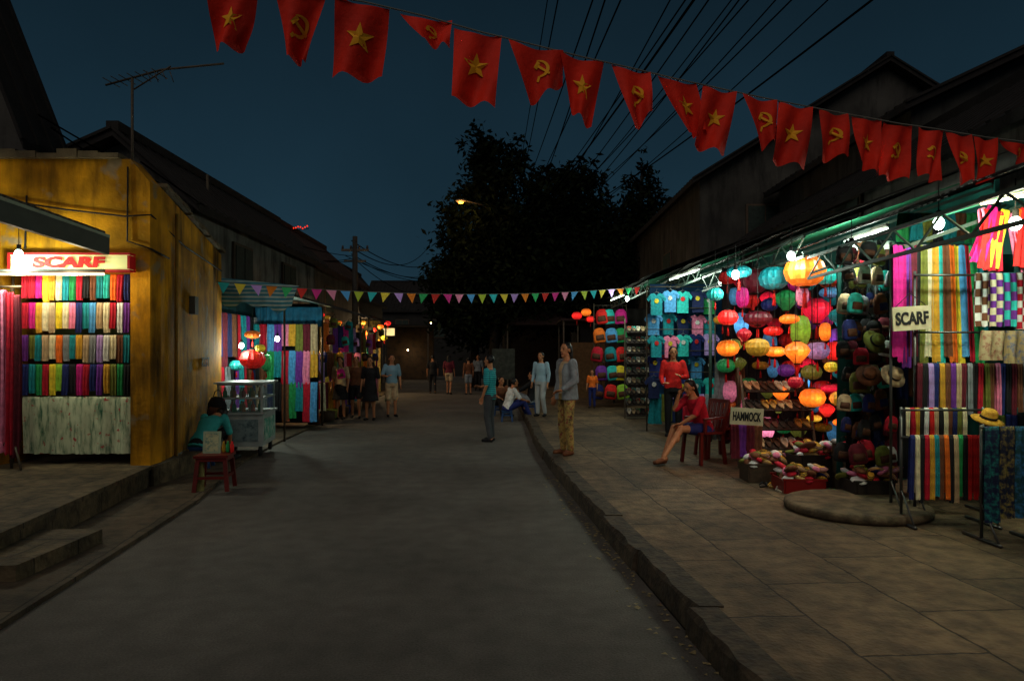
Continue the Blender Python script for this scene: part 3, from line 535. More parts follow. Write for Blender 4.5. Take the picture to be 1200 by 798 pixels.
# bags
def bag_mesh(cn):
    m=MB(); m.loft([((0,0,-.36),(.12,0,0),(0,.05,0)),((0,0,-.33),(.15,0,0),(0,.075,0)),((0,0,-.12),(.145,0,0),(0,.07,0)),((0,0,-.03),(.1,0,0),(0,.04,0)),((0,0,-.01),(.04,0,0),(0,.02,0))],n=14)
    a=m.mesh('bag_body',fab(cn)); m=MB(); m.tube([(-.07,0,-.04),(-.05,0,.06),(0,0,.1),(.05,0,.06),(.07,0,-.04)],.008,6); b_=m.mesh('handle',fab('black'))
    m=MB(); m.loft([((0,-.06,-.3),(.1,0,0),(0,.03,0)),((0,-.062,-.2),(.1,0,0),(0,.03,0)),((0,-.05,-.17),(.09,0,0),(0,.02,0))],n=10); return a,b_,m.mesh('front_pocket',fabs('brown','black',20) if cn!='brown' else fab('navy'))
BM={}
def bag(p,cn,lab,grp,sc=1):
    if cn not in BM: BM[cn]=bag_mesh(cn)
    t=thing('hanging_bag',lab,'bag',p,R.uniform(-.5,.5),grp); t.scale=(sc,)*3; t.rotation_euler[1]=R.uniform(-.2,.2)
    for nme,me in zip(('bag_body','handle','front_pocket'),BM[cn]): inst(nme,me,t)
bc=[['red','turquoise','magenta'],['orange','sky blue','green'],['crimson','teal','red'],['purple','turquoise','yellow'],['navy','red','lime']]
for k in range(5):
    for i in range(3): bag(P(703+i*12+R.uniform(-2,2),362+k*22,19.4),bc[k][i],f"{bc[k][i]} bag, {ORD[i]} from left in {['top','second','third','fourth','bottom'][k]} row of the far bag display",'bags of the far stall',1.2)
t=thing('bag_rack','thin rack carrying the far bags','rack',(2.75,19.5,.15)); m=MB(t.location)
for k in range(5): m.tube([P(696,358+k*22,19.5),P(734,358+k*22,19.5)],.012,6)
for px in(696,734): a=P(px,356,19.5); m.tube([(a.x,a.y,.15),a],.015,6)
m.build('frame',mm_,t)
# sandal tower
t=thing('sandal_tower','tall narrow shelf tower packed with footwear beside the T-shirts','shelf',(2.95,16,.15)); m=MB(t.location)
for k in range(9): m.box((2.95,16,.3+k*.24),(.56,.3,.02),M=Matrix.Rotation(.5,3,'X'))
m.build('shelves',mat('shelf_dark'),t); m=MB(t.location)
for x in(2.66,3.24): m.bar((x,16.1,.15),(x,16.1,2.5),.03)
m.build('side_frame',mm_,t)
k2=['white','beige','green','black','red','turquoise']
for c in k2:
    if c not in SM: SM[c]=sandal_mesh(c)
for k in range(9):
    for i in range(5):
        cn=k2[(i+k*2)%6]; t=thing('sandal',f"{cn} sandal, {ORD[i]} from left on the {ORD[k]} shelf up of the footwear tower",'sandal',(2.74+i*.105,15.98,.325+k*.24),0,'sandals in the footwear tower'); t.rotation_euler=(.5,0,R.uniform(-.1,.1)); inst('sole',SM[cn][0],t); inst('strap',SM[cn][1],t)
# scarf stall near
def rack(name,label,px0,px1,pyt,pyb,Y,rods):
    t=thing(name,label,'rack',P((px0+px1)/2,pyb,Y)); m=MB(t.location); a=P(px0,pyt,Y+.03); b_=P(px1,pyt,Y+.03)
    for q in rods: m.tube([P(px0,q+1.5,Y),P(px1,q+1.5,Y)],.011,6)
    for c in(a,b_):
        m.tube([(c.x,c.y,.165),c],.014,6); m.tube([(c.x,c.y-.22,.165),(c.x,c.y+.22,.165)],.014,6); m.tube([(c.x,c.y-.2,.165),(c.x,c.y,.45)],.009,6)
    m.build('frame',mat('rack_chrome','#5a5a58',metal=.7,rough=.35),t)
rack('scarf_rack','tall metal rack carrying the long upper scarves',1044,1150,284,604,6.35,(286,))
a1=['magenta','magenta','purple','maroon','black','olive','cream','gold','turquoise','brown','orange','yellow','sky blue','crimson','green','teal']
for i,cn in enumerate(a1):
    px=1050+i*6.3; me=cloth('long_scarf',fab(cn),w=.062,h=1.04+.05*(i%3),folds=1,amp=.012,seed=i%4,flare=.3); p=P(px,287,6.35); o=inst('long_scarf',me,None,p,(0,math.radians(-(i-6)*.5 if i>6 else 0),R.uniform(-.25,.25))); tag(o,f"long {cn} silk scarf, {ORD[i]} from left above the white SCARF board",'scarf','long silk scarves of the nearest stall')
rowcloth('woven_scarf',1142,1206,320,386,6.1,['white','cream','purple','crimson'],lambda c,i:f"checked scarf with {c} squares, {ORD[i]} from left at the right edge",'scarf','checked scarves at the right edge',mats=[fabs('white','brown',14,'checker'),fabs('cream','purple',16,'checker'),fabs('purple','turquoise',12,'checker'),fabs('crimson','white',16,'checker')])
rowcloth('patterned_cloth',1148,1206,388,424,6.0,['cream','beige'],lambda c,i:f"{c} flower patterned cloth, {ORD[i]} from left under the checked scarves",'cloth','patterned cloths under the checked scarves',mats=[mat('floral_cream','#a89672',kind='blot',col2='#7a2a2a',size=26),mat('floral_beige','#98825a',kind='blot',col2='#2a4a7a',size=26)])
rowcloth('folded_scarf',1074,1204,426,486,6.15,['maroon','black','lilac','navy','gold','brown','purple','beige','maroon','grey','black','crimson','olive','brown','pink','navy','black','maroon','brown','grey'],lambda c,i:f"{c} folded scarf, {ORD[i]} from left in the middle row of the nearest stall",'scarf','middle row scarves of the nearest stall')
rack('scarf_rack','middle metal rack with folded scarves at the right edge',1072,1210,318,610,6.2,(321,388,427))
rowcloth('narrow_scarf',1055,1132,478,512,6.0,['black','cream','crimson','gold','black','white','red','beige','black','cream','brown','navy','olive','cream'],lambda c,i:f"{c} narrow scarf, {ORD[i]} from left in upper row of the low front rack",'scarf','upper scarves of the low rack')
rowcloth('narrow_scarf',1066,1150,510,585,5.75,['navy','cream','black','crimson','gold','teal','brown','orange','black','beige','green','black','red','red','red'],lambda c,i:f"{c} narrow scarf, {ORD[i]} from left in lower row of the low front rack",'scarf','lower scarves of the low rack',flare=.12)
rack('scarf_rack','low front metal rack standing on the pavement by the round step',1056,1152,477,612,5.9,(479,511,))
sar=[mat('floral_navy','#101c3c',kind='blot',col2='#1f7a72',size=24),mat('floral_navy2','#0f1830',kind='blot',col2='#8a7a3a',size=24),mat('floral_teal','#0d3a42',kind='blot',col2='#2f6a9a',size=24)]
rowcloth('patterned_sarong',1152,1206,500,612,5.3,['dark blue','navy','teal'],lambda c,i:f"{c} patterned sarong, {ORD[i]} from left at the lower right edge",'sarong','sarongs at the lower right edge',mats=sar,flare=.1)
rack('sarong_rack','small metal rack with patterned sarongs at lower right edge',1150,1208,498,640,5.35,(500,))
for i,(px,c,py) in enumerate(((1150,'pink',244),(1157,'red',246),(1164,'magenta',242),(1171,'crimson',248),(1178,'yellow',246),(1185,'pink',250),(1192,'orange',246),(1200,'red',244))):
    o=inst('knotted_scarf',cloth('knotted_scarf',fab(c),w=.07,h=.5,folds=2,amp=.02,seed=i,flare=.8),None,P(px,py,5.7),(0,R.uniform(-.35,.35),R.uniform(-.6,.6))); tag(o,f"short {c} scarf, {ORD[i]} from left in the cluster by the right bulb",'scarf','scarf cluster by the right bulb')
rowcloth('hanging_shirt',1052,1145,250,284,6.9,['green','teal','olive','black','teal','brown','green'],lambda c,i:f"{c} shirt hanging high under the green ceiling, {ORD[i]} from left",'shirt','shirts high in the nearest stall',flare=.3)
rowcloth('hanging_shirt',990,1052,282,372,7.25,['black','brown','grey','black','dark blue'],lambda c,i:f"{c} shirt hanging behind the dark bags, {ORD[i]} from left",'shirt','shirts behind the dark bags',flare=.2)
rowcloth('hanging_shirt',1000,1076,375,470,7.2,['black','olive','maroon','black','navy','brown'],lambda c,i:f"{c} shirt hanging behind the hats, {ORD[i]} from left",'shirt','shirts behind the hats',flare=.2)
rowcloth('hanging_shirt',992,1062,468,560,7.15,['black','brown','dark blue','maroon','black'],lambda c,i:f"{c} shirt in the lowest row behind the hats, {ORD[i]} from left",'shirt','lowest shirts behind the hats',flare=.2)
rowcloth('hanging_shirt',1148,1206,486,560,6.4,['maroon','olive','navy','black'],lambda c,i:f"{c} garment hanging behind the sarongs, {ORD[i]} from left",'shirt','garments behind the sarongs',flare=.2)
pcol=['black','white','brown','black','grey','maroon','beige','black','olive','navy','crimson','turquoise']
for k in range(9):
    for i in range(6):
        c=pcol[(i*5+k*3)%12]; bag(P(990+i*10.5+R.uniform(-3,3)+(5 if k%2 else 0),286+k*29+R.uniform(-5,5),6.85+.12*((i+k)%3)),c,f"small {c} hanging bag, {ORD[i]} from left, {ORD[k]} row down beside the long scarves",'small bags between lanterns and long scarves',R.uniform(.42,.62))
# hats
def hat(p,cn,lab,tilt):
    t=thing('brimmed_hat',lab,'hat',p,0,'hats of the nearest stall'); t.rotation_euler=tilt; t.scale=(.7,.7,.9)
    m=MB(); m.lathe([(.17,0),(.175,.008),(.1,.02),(.088,.03),(.082,.09),(.06,.11),(.0012,.113)],n=20); m.build('hat_body',fab(cn),t); m=MB(); m.lathe([(.091,.022),(.0905,.05),(.0,.05)],n=20); m.build('hat_band',fab('black'),t)
hat(P(1024,401,6.6),'olive','olive hat hanging left of the long magenta scarves',(math.radians(65),0,.3)); hat(P(1046,441,6.5),'beige','beige hat below the olive one',(math.radians(60),0,.2)); hat(P(1157,493,5.6),'gold','yellow straw hat resting on the sarong rack',(math.radians(20),.1,0)); hat(P(1018,440,6.7),'brown','brown hat hanging lowest left of the scarves',(math.radians(60),0,-.2))
def board(px,py,Y,w_,h_,s,lab,rz=0,tilt=0):
    p=P(px,py,Y); t=thing('sign_board',lab,'sign',p,rz); t.rotation_euler=(0,tilt,rz)
    m=MB(); m.box((0,0,0),(w_,.02,h_)); m.build('board',mat('board_white','#b3a888',var=.35),t); text(s,w_*.86,h_*.55,mat('letter_black','#141414'),t,(0,-.0135,0),bold=.035)
    m=MB(); m.tube([(-w_*.4,0,h_/2),(0,0,h_/2+.12),(w_*.4,0,h_/2)],.004,5); m.build('hanging_string',mat('cable_black'),t)
board(1068,373,6.15,.345,.215,'SCARF','white board reading SCARF over the long scarves',tilt=-.06)
board(875,488,8.1,.39,.2,'HAMMOCK','white board reading HAMMOCK beside the shoe rack',tilt=.06)
redP=mat('red_plastic','#6e100d',rough=.4,var=.1)
def purse_mesh(s): 
    m=MB(); m.loft([((0,0,-.02),(.06*s,0,0),(0,.04*s,0)),((0,0,.0),(.085*s,0,0),(0,.055*s,0)),((0,0,.025),(.05*s,0,0),(0,.03*s,0))],n=10); return m
def crate(x,y,w_,d,h,m_,lab,n,gl):
    t=thing('crate',lab,'crate',(x,y,.15),R.uniform(-.15,.15)); m=MB()
    for a,b_,c,dd in((-w_/2,0,.015,d),(w_/2,0,.015,d)): m.box((a,b_,h/2+.005),(c,dd,h))
    for b_ in(-d/2,d/2): m.box((0,b_,h/2+.005),(w_-.02,.015,h))
    m.box((0,0,.01),(w_-.03,d-.03,.01)); m.build('crate_body',m_,t)
    for b_ in(-d/2,d/2): m=MB(); m.box((0,b_,h+.012),(w_+.04,.03,.02)); m.build('crate_rim',m_,t)
    cl=['crimson','gold','pink','black','white','purple','brown','beige','olive','navy']
    for i in range(n):
        c=cl[(i*3+n)%10]; m=purse_mesh(R.uniform(.7,1.2))
        k=i%4; j=(i//4)%3; l=i//12
        o=m.build('purse',fabs(c,'gold' if c!='gold' else 'black',30) if i%2 else fab(c),None,(x-w_*.38+k*w_*.25+l*.03+R.uniform(-.04,.04),y-d*.36+j*d*.33,.15+h+.015+l*.05)); o.rotation_euler=(R.uniform(-.4,.9),R.uniform(-.5,.5),R.uniform(0,3)); tag(o,f"{c} {'striped' if i%2 else 'plain'} purse, {ORD[k]} in {['front','middle','back'][j]} {['lower','upper','top'][l]} line of {gl}",'purse','purses piled in '+gl)
cane=mat('basket_cane','#3a2b1c',var=.4,scale=30); dk=mat('crate_dark','#211914',var=.4)
crate(3.1,7.4,.42,.4,.14,redP,'low red plastic crate full of purses before the lanterns',34,'the left red crate')
crate(3.6,6.95,.38,.38,.2,dk,'dark crate heaped with purses on the right near the round step',34,'the dark crate')
crate(2.95,8.0,.45,.34,.2,cane,'cane basket of purses left of and behind the red crate',34,'the cane basket')
crate(3.42,7.75,.5,.36,.34,dk,'tall dark crate of purses in front of the shoe rack',34,'the tall dark crate')
crate(3.75,7.4,.4,.3,.5,cane,'tall cane basket of purses below the low bags',30,'the tall basket')
for i in range(36):
    cn=['black','gold','beige','brown','white','maroon','red','green'][i%8]; r_=i//12; x=2.8+(i%12)*.085+R.uniform(-.02,.02)+.1*r_; y=7.62-r_*.27-(i%12)*.055+R.uniform(-.03,.03)
    t=thing('slipper',f"{cn} slipper on the pavement, {ORD[i%12]} from left in {['back','middle','front'][r_]} row before the crates",'slipper',(x,y,.153),R.uniform(-.9,.9),'slippers laid out before the crates'); t.scale=(.8,.7,.9); inst('sole',SM[cn][0],t); inst('strap',SM[cn][1],t)
# ---------------------------------------------------------------- left stalls
tst=mat('tarp_stripe','#2a7080',kind='stripe',col2='#8fa39a',size=4,var=.35)
t=thing('market_stall','left stall with striped blue tarpaulin awning over the glass cart','stall',(-5.0,14,.035)); o=t.location
m=MB(o); vs=[];nx,ny=10,10
for i in range(nx+1):
    for j in range(ny+1):
        u,v=i/nx,j/ny; vs.append((-5.7+1.6*u,12.5+3.1*v,3.05-.32*u-.1*math.sin(PI*u)*(.5+.5*math.sin(6*v))))
m.add(vs,[(i*(ny+1)+j,i*(ny+1)+j+1,(i+1)*(ny+1)+j+1,(i+1)*(ny+1)+j) for i in range(nx) for j in range(ny)],0,True); m.build('awning_cloth',tst,t)
for x,y in((-4.2,12.6),(-4.3,15.5)):
    m=MB(o); m.tube([(x,y,.035),(x,y,2.7)],.02); m.build('post',mm_,t)
m=MB(o); m.bb(-5.7,-4.4,15.5,15.54,.1,2.8); m.build('rear_sheet',mat('tarp_navy','#0a1a26',var=.4,bump=.3,bscale=5),t)
m=MB(o); m.bb(-5.74,-5.7,12.5,15.5,.1,2.9); m.build('side_sheet',mat('tarp_dark_teal','#0b2f33',var=.4),t)
m=MB((-4.7,12.3,2.8)); vs=[]; nx,ny=24,8
for j in range(ny+1):
    for i in range(nx+1):
        u,v=i/nx,j/ny; vs.append((-5.5+1.55*u,12.75-.5*v,3.08-.16*u-.42*v*v-.06*math.sin(u*9)*v-.04*math.sin(u*23+1)*v-.10*math.sin(PI*u)*v))
m.add(vs,[(j*(nx+1)+i,j*(nx+1)+i+1,(j+1)*(nx+1)+i+1,(j+1)*(nx+1)+i) for j in range(ny) for i in range(nx)],0,True); o=m.build('tarpaulin',tst); tag(o,'pale blue striped tarpaulin sagging over the glass cart','tarpaulin')
drape(-5.6,-4.15,14.9,2.25,2.68,mat('net_blue','#155a7a',var=.4),'gathered blue cloth hanging deep under the left awning',9)
dkc=['black','navy','maroon','dark blue','brown','crimson','teal','purple','black','grey','crimson','navy']
sidecloth('hanging_garment',-5.55,12.6,15.3,2.45,1.0,dkc,lambda c,i:f"{c} garment on the wall side behind the glass cart, {ORD[i]} from the shop corner",'garment','garments behind the glass cart')
sidecloth('hanging_garment',-5.5,12.6,15.3,1.4,.9,dkc[::-1],lambda c,i:f"{c} garment low on the wall behind the glass cart, {ORD[i]} from the corner",'garment','low garments behind the glass cart')
bk=['teal','gold','navy','crimson','olive','black','sky blue','maroon','brown','purple','beige','green','pink','grey']
for lev,(yt,yb) in enumerate(((380,412),(411,450),(448,490))):
    rowcloth('hanging_garment',296,372,yt,yb,14.6,[bk[(i*3+lev*5)%14] for i in range(9)],lambda c,i,lev=lev:f"{c} garment at the back of the blue tarp stall, {['top','middle','bottom'][lev]} row, {ORD[i]} from left",'garment','garments at the back of the blue tarp stall',hv=(.8,1,1.1),flare=.15)
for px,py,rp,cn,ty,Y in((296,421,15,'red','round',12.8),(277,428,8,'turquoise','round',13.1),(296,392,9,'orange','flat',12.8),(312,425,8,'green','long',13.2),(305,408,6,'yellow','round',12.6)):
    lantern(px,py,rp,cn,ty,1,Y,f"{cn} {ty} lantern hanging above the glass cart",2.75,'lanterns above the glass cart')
# glass cart
cx,cy=-4.3,11.1
t=thing('vendor_cart','white framed glass vendor cart at the left roadside','cart',(cx,cy,.035),math.radians(9))
alu=mat('cart_white','#98a19e',rough=.45,var=.25); gl=mat('cart_glass','#5f7f79',rough=.1,var=.1)
gl.node_tree.nodes['Principled BSDF'].inputs['Alpha'].default_value=.3
W_,D_=.68,1.05
m=MB(); m.box((0,0,.42),(W_,D_,.5)); m.build('cabinet',alu,t)
m=MB(); m.box((0,0,.68),(W_+.06,D_+.06,.03)); m.build('counter',alu,t)
m=MB()
for sx in(-1,1):
    for sy in(-1,1): m.bar((sx*(W_/2-.02),sy*(D_/2-.02),.695),(sx*(W_/2-.02),sy*(D_/2-.02),1.12),.03)
for z in(.92,1.13):
    for s_ in(-1,1): m.bar((-W_/2,s_*(D_/2-.02),z),(W_/2,s_*(D_/2-.02),z),.025); m.bar((s_*(W_/2-.02),-D_/2,z),(s_*(W_/2-.02),D_/2,z),.026)
m.build('glass_frame',alu,t)
m=MB(); m.box((0,0,.905),(W_-.07,D_-.07,.008)); m.build('glass_shelf',alu,t)
m=MB(); m.box((0,-D_/2+.02,.9),(W_-.06,.006,.4)); m.build('glass_pane',gl,t)
m=MB(); m.box((W_/2-.02,0,.9),(.006,D_-.06,.4)); m.build('glass_pane',gl,t)
m=MB(); m.box((0,0,1.155),(W_+.08,D_+.08,.025)); m.build('cart_top',alu,t)
m=MB(); m.box((0,-D_/2-.006,.42),(W_*.8,.01,.34)); m.build('front_panel',mat('panel_grey','#6f8283',kind='blot',col2='#2c4048',size=14),t)
m=MB(); m.box((W_/2+.006,0,.42),(.01,D_*.8,.34)); m.build('side_panel',mat('panel_green','#4f9a86',kind='blot',col2='#c4ccbf',size=9),t)
for sx in(-1,1):
    for sy in(-1,1):
        m=MB(); m.tube([(sx*.28-.02,sy*.4,.08),(sx*.28+.02,sy*.4,.08)],.08,14); wh=m.build('wheel',mat('rubber','#121212'),t)
        m=MB(); m.bar((sx*.28,sy*.4,.08),(sx*.28,sy*.4,.18),.03); m.build('wheel_fork',mm_,wh)
bc2=['white','red','green','gold','orange']
for lv in range(2):
    for i in range(8):
        m=MB(); m.lathe([(.03,0),(.033,.02),(.033,.10),(.013,.13),(.013,.15),(.016,.16)],n=10); o=m.build('bottle',mat('bottle_'+bc2[(i+lv*2)%5],COL[bc2[(i+lv*2)%5]],rough=.2),None,(cx-.24+.07*i,cy-.3+.1*(i%2)+.01*i,(.731,.945)[lv])); tag(o,f"{bc2[(i+lv*2)%5]} bottle inside the glass cart, {ORD[i]} from left on the {['lower','upper'][lv]} shelf",'bottle','bottles inside the glass cart')
bag(Vector((cx-.2,cy-.66,1.0)),'black','black and brown bag hanging on the front of the glass cart','bag on the cart',1.0)
def stool(x,y,z,s,lab,m_,name='plastic_stool',hh=.45,w_=.36):
    t=thing(name,lab,'stool',(x,y,z),R.uniform(-.2,.2)); m=MB(); m.box((0,0,hh-.015),(w_,w_,.03)); m.box((0,0,hh-.05),(w_*.9,w_*.9,.04)); m.build('seat',m_,t)
    for sx in(-1,1):
        for sy in(-1,1): m=MB(); m.bar((sx*w_*.48,sy*w_*.48,0),(sx*w_*.4,sy*w_*.4,hh-.07),.045,.035); m.build('leg',m_,t)
    m=MB()
    for s_ in(-1,1): m.bar((-w_*.45,s_*w_*.45,.16),(w_*.45,s_*w_*.45,.16),.02,.03); m.bar((s_*w_*.45,-w_*.45,.17),(s_*w_*.45,w_*.45,.17),.02,.03)
    m.build('stretcher',m_,t); return t
p=G(252,573,.035); stool(p.x,p.y,.035,1,'dark red plastic stool table by the yellow shop corner',mat('maroon_plastic','#5e1812',rough=.4),hh=.42,w_=.38)
t=thing('framed_card','small framed card standing on the red stool table','frame',(p.x-.04,p.y,.457),.1); t.rotation_euler[0]=-.12
m=MB(); m.box((0,0,.13),(.2,.02,.26)); m.build('frame',mat('frame_pale','#9aa88c',var=.3),t); m=MB(); m.box((0,-.013,.13),(.155,.004,.21)); m.build('card',mat('card_print','#b8b48a',kind='blot',col2='#1f6a6a',size=24),t)
for i,c in enumerate(('gold','green','red')):
    m=MB(); m.lathe([(.02,0),(.024,.02),(.024,.09),(.01,.11),(.012,.13)],n=8); o=m.build('bottle',fab(c),None,(p.x+.06+.05*i,p.y+.1,.457)); tag(o,f"tiny {c} bottle at the back of the red stool table",'bottle')
m=MB(); m.box((0,0,.19),(.09,.05,.38)); m.box((0,0,.395),(.12,.08,.03)); q=G(234,575,.035); o=m.build('sign_stand',mat('mat_pale','#8d864e',var=.5),None,q); tag(o,'pale yellow narrow upright stand left of the red stool table','stand')
# left goods
gcol=['maroon','pink','brown','teal','purple','gold','crimson','olive','lilac','navy','orange','cream','turquoise','black','magenta','beige']
k=0
for rI,(y_,px0,px1,pyt,n) in enumerate(((15.8,326,354,372,6),(17.5,344,368,372,5),(19.5,360,386,374,5),(22,376,399,378,5))):
    h=[.95,1.0,1.0,1.0][rI]
    for lev in range(2):
        pt=pyt+lev*h*F/y_*1.05
        rowcloth('hanging_garment',px0,px1,pt,pt+h*F/y_*.95,y_,[gcol[(k+i*3+lev*5)%16] for i in range(n)],lambda c,i,rI=rI,lev=lev:f"{c} hanging garment, {ORD[i]} from left, {['upper','lower'][lev]} row of {ORD[rI]} left display",'garment','garments hanging along the left side',flare=.2)
    k+=3
for lev in range(3):
    sidecloth('hanging_garment',-4.72,16,24,2.45-lev*.75,.72,[gcol[(i*5+lev*3)%16] for i in range(16)],lambda c,i,lev=lev:f"{c} garment facing the street, {['top','middle','bottom'][lev]} row, {ORD[i]} down the left stalls",'garment','garments facing the street on the left')
for i in range(20):
    c=gcol[(i*7+2)%16]; bag(Vector((-4.45+R.uniform(-.12,.12),15.6+i*.4,1.3+.42*(i%4))),c,f"{c} bag hanging on left side stalls, {ORD[i]} down the street",'bags along the left stalls',.7)
t=thing('market_stall','long dim left stall with dark tin roof beyond blue tarp','stall',(-5.2,19.5,.035)); o=t.location
m=MB(o); A=[(-5.7,15.7,3.2),(-5.7,24,3.2),(-4.3,24,2.75),(-4.3,15.7,2.75)]; m.add(A+[(a,b_,c+.03) for a,b_,c in A],[(3,2,1,0),(4,5,6,7),(0,1,5,4),(1,2,6,5),(2,3,7,6),(3,0,4,7)]); m.build('roof_sheet',tinmat('tin_roof','#33312e'),t)
for y in(15.8,19.8,23.8): m=MB(o); m.tube([(-4.4,y,.035),(-4.4,y,2.75)],.025); m.build('post',mm_,t)
m=MB(o)
for z in(.95,1.7,2.45): m.tube([(-4.72,15.8,z),(-4.72,23.9,z)],.012,6)
m.build('rail',mm_,t)
for i in range(9):
    x,y=-4.6+.12*(i%2),15.9+i*.7; c=['brown','beige','olive','maroon','navy'][i%5]
    m=MB(); m.lathe([(.14,0),(.17,.05),(.19,.24),(.17,.24),(.15,.2),(.001,.2)],n=14)
    for q in range(7): a=q*.9; m.ell((.09*math.cos(a)*(q>0),.09*math.sin(a)*(q>0),.22),(.06,.04,.035),n=8)
    o=m.build('goods_basket',mat('basket_cane') if i%2 else fab(c),None,(x,y,.036)); tag(o,f"low {'cane' if i%2 else c} basket of left stalls, {ORD[i]} down the street",'basket','baskets along the left stalls')
for i in range(9):   # lanterns and bulbs deepen the left row
    lantern(342+i*7,368+(i*17%14),4.6-.2*i,['red','gold','turquoise','orange','magenta'][i%5],'round',2 if i%2 else 1,15.9+i*.85,f"small {['red','gold','turquoise','orange','magenta'][i%5]} lantern under the left eaves, {ORD[i]} down the street",2.75,'lanterns under the left eaves')
bulb(350,385,15.9,28,'bulb in the dim left stall nearest the blue tarp',True); bulb(374,396,18.4,24,'second bulb in the dim left stall',True); bulb(404,388,22,26,'farthest bulb of the dim left stall',True); bulb(362,408,16.8,14,'lower bulb among the left garments',True)
# far lit shop
t=thing('market_stall','small brightly lit yellow shop front far on the left','stall',(-6.4,29.5,.035)); o=t.location
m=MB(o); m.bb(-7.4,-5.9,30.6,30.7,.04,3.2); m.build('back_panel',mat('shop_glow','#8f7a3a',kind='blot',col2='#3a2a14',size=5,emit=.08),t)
m=MB(o); m.bb(-7.4,-5.75,28,30.6,3.2,3.27); m.build('roof_sheet',roofd,t)
for x in(-5.9,-7.3): m=MB(o); m.bar((x,28.1,.04),(x,28.1,3.2),.06); m.build('post',mm_,t)
for i in range(8): lantern(425+i*4.2,378+(i*13%30),3.8,['gold','orange','yellow','red'][i%4],'round',2 if i%3 else 1,29,f"tiny {['gold','orange','yellow','red'][i%4]} lantern, {ORD[i]} from left in the far lit shop",3.2,'lanterns of the far lit shop')
bulb(434,385,28.6,50,'bulb in the far lit yellow shop',True,.06); bulb(436,405,28.9,24,'lower bulb in the far lit yellow shop',True,.06)
p=P(455,389,30); t=thing('lit_sign','small glowing cream shop sign far on the left','sign',p); m=MB(); m.box((0,0,0),(.55,.08,.32)); m.build('panel',mat('sign_far','#d8c890',emit=.7,ecol='#e8d8a0'),t); m=MB(); m.bar((-.8,0,.0),(-.27,0,0),.03); m.build('bracket',mm_,t)
# shadowed shops closing the far left side, under their bulbs
t=thing('market_stall','shadowed far shop front under the two street end bulbs','stall',(-6.9,45,.035)); o=t.location
m=MB(o); m.bb(-8.6,-5.4,47,47.2,.04,3.6); m.build('back_panel',mat('shop_far','#3a2a18',kind='blot',col2='#120d08',size=3),t); m=MB(o); m.bb(-8.7,-5.2,44.5,47.2,3.6,3.7); m.build('roof_sheet',roofd,t)
for x in(-8.5,-5.5): m=MB(o); m.bar((x,44.7,.04),(x,44.7,3.6),.08); m.build('post',mm_,t)
for px,py,Y,e,lb in((505,378,45.5,20,'faint warm bulb at the end of the street'),(478,410,46,14,'low warm bulb at the end of the street')): bulb(px,py,Y,e,lb,True,.05)
# far right small huts
t=thing('market_stall','brown wooden kiosk beyond the far bag stall','stall',(2.3,24.5,.15)); o=t.location
m=MB(o); m.bb(1.9,3.3,24,26,.15,2.1); m.build('kiosk_body',mat('kiosk_wood','#5e4526',var=.4,scale=10),t); m=MB(o); m.bb(1.7,3.5,23.7,26.3,2.85,2.93); m.build('roof_sheet',mat('kiosk_roof','#1f1210'),t)
for x,y in((1.8,23.8),(3.4,23.8),(1.8,26.2)): m=MB(o); m.bar((x,y,.15),(x,y,2.85),.05); m.build('post',mm_,t)
bulb(690,367,23.9,26,'warm bulb of the brown kiosk',True)
t=thing('market_stall','dark open tent with low reddish roof in the middle distance','stall',(1.4,32,.15)); o=t.location
m=MB(o); A=[(-.3,30,3.0),(3,30,3.0),(3,34,3.0),(-.3,34,3.0),(1.3,32,4.0)]; m.add(A,[(0,1,4),(1,2,4),(2,3,4),(3,0,4),(3,2,1,0)]); m.build('tent_roof',mat('kiosk_roof'),t)
for x,y in((-.2,30.1),(2.9,30.1),(-.2,33.9),(2.9,33.9)): m=MB(o); m.bar((x,y,.15),(x,y,3.0),.06); m.build('post',mm_,t)
m=MB(o); m.bb(-.2,2.9,33.95,34,.15,3); m.build('rear_sheet',brn,t)
t=thing('notice_board','dark notice board standing beyond the seated people','board',P(590,440,21)); m=MB(); m.box((0,0,.35),(.7,.04,.95)); m.build('board_panel',mat('board_grey','#24261f',kind='blot',col2='#3c3d34',size=8),t)
for s_ in(-1,1): m=MB(); m.bar((s_*.3,0.04,-.87),(s_*.3,0.04,.8),.04); m.build('leg',mm_,t)
# ---------------------------------------------------------------- poles, wires, lamp
conc=mat('pole_concrete','#2c2925',var=.3)
def upole(x,y,h,lab):
    t=thing('utility_pole',lab,'utility pole',(x,y,0)); m=MB(); m.tube([(0,0,0),(0,0,h)],[.14,.09],10); m.build('pole',conc,t)
    m=MB(); m.bar((-.5,0,h-.5),(.5,0,h-.5),.08); m.bar((-.4,0,h-.9),(.4,0,h-.9),.07); m.build('crossarm',mm_,t)
    for k in range(4):
        m=MB(); m.lathe([(.03,0),(.05,.03),(.03,.07),(.045,.1),(.01,.13)],(-.45+k*.3,0,h-.455),8); m.build('insulator',mat('ceramic','#3a302a',rough=.3),t)
    return t
upole(-5.75,25,6.0,'concrete utility pole rising above the left roofs')
pr_=P(592,300,31); upole(pr_.x,31,7.6,'utility pole standing in front of the big dark trees')
a=P(243,205,14.5); t=thing('wooden_mast','thin leaning mast behind the yellow shop','mast',(a.x,14.5,0)); m=MB(t.location); m.tube([(a.x-.0+.12,14.5,0),a],.03,6); m.build('pole',mm_,t)
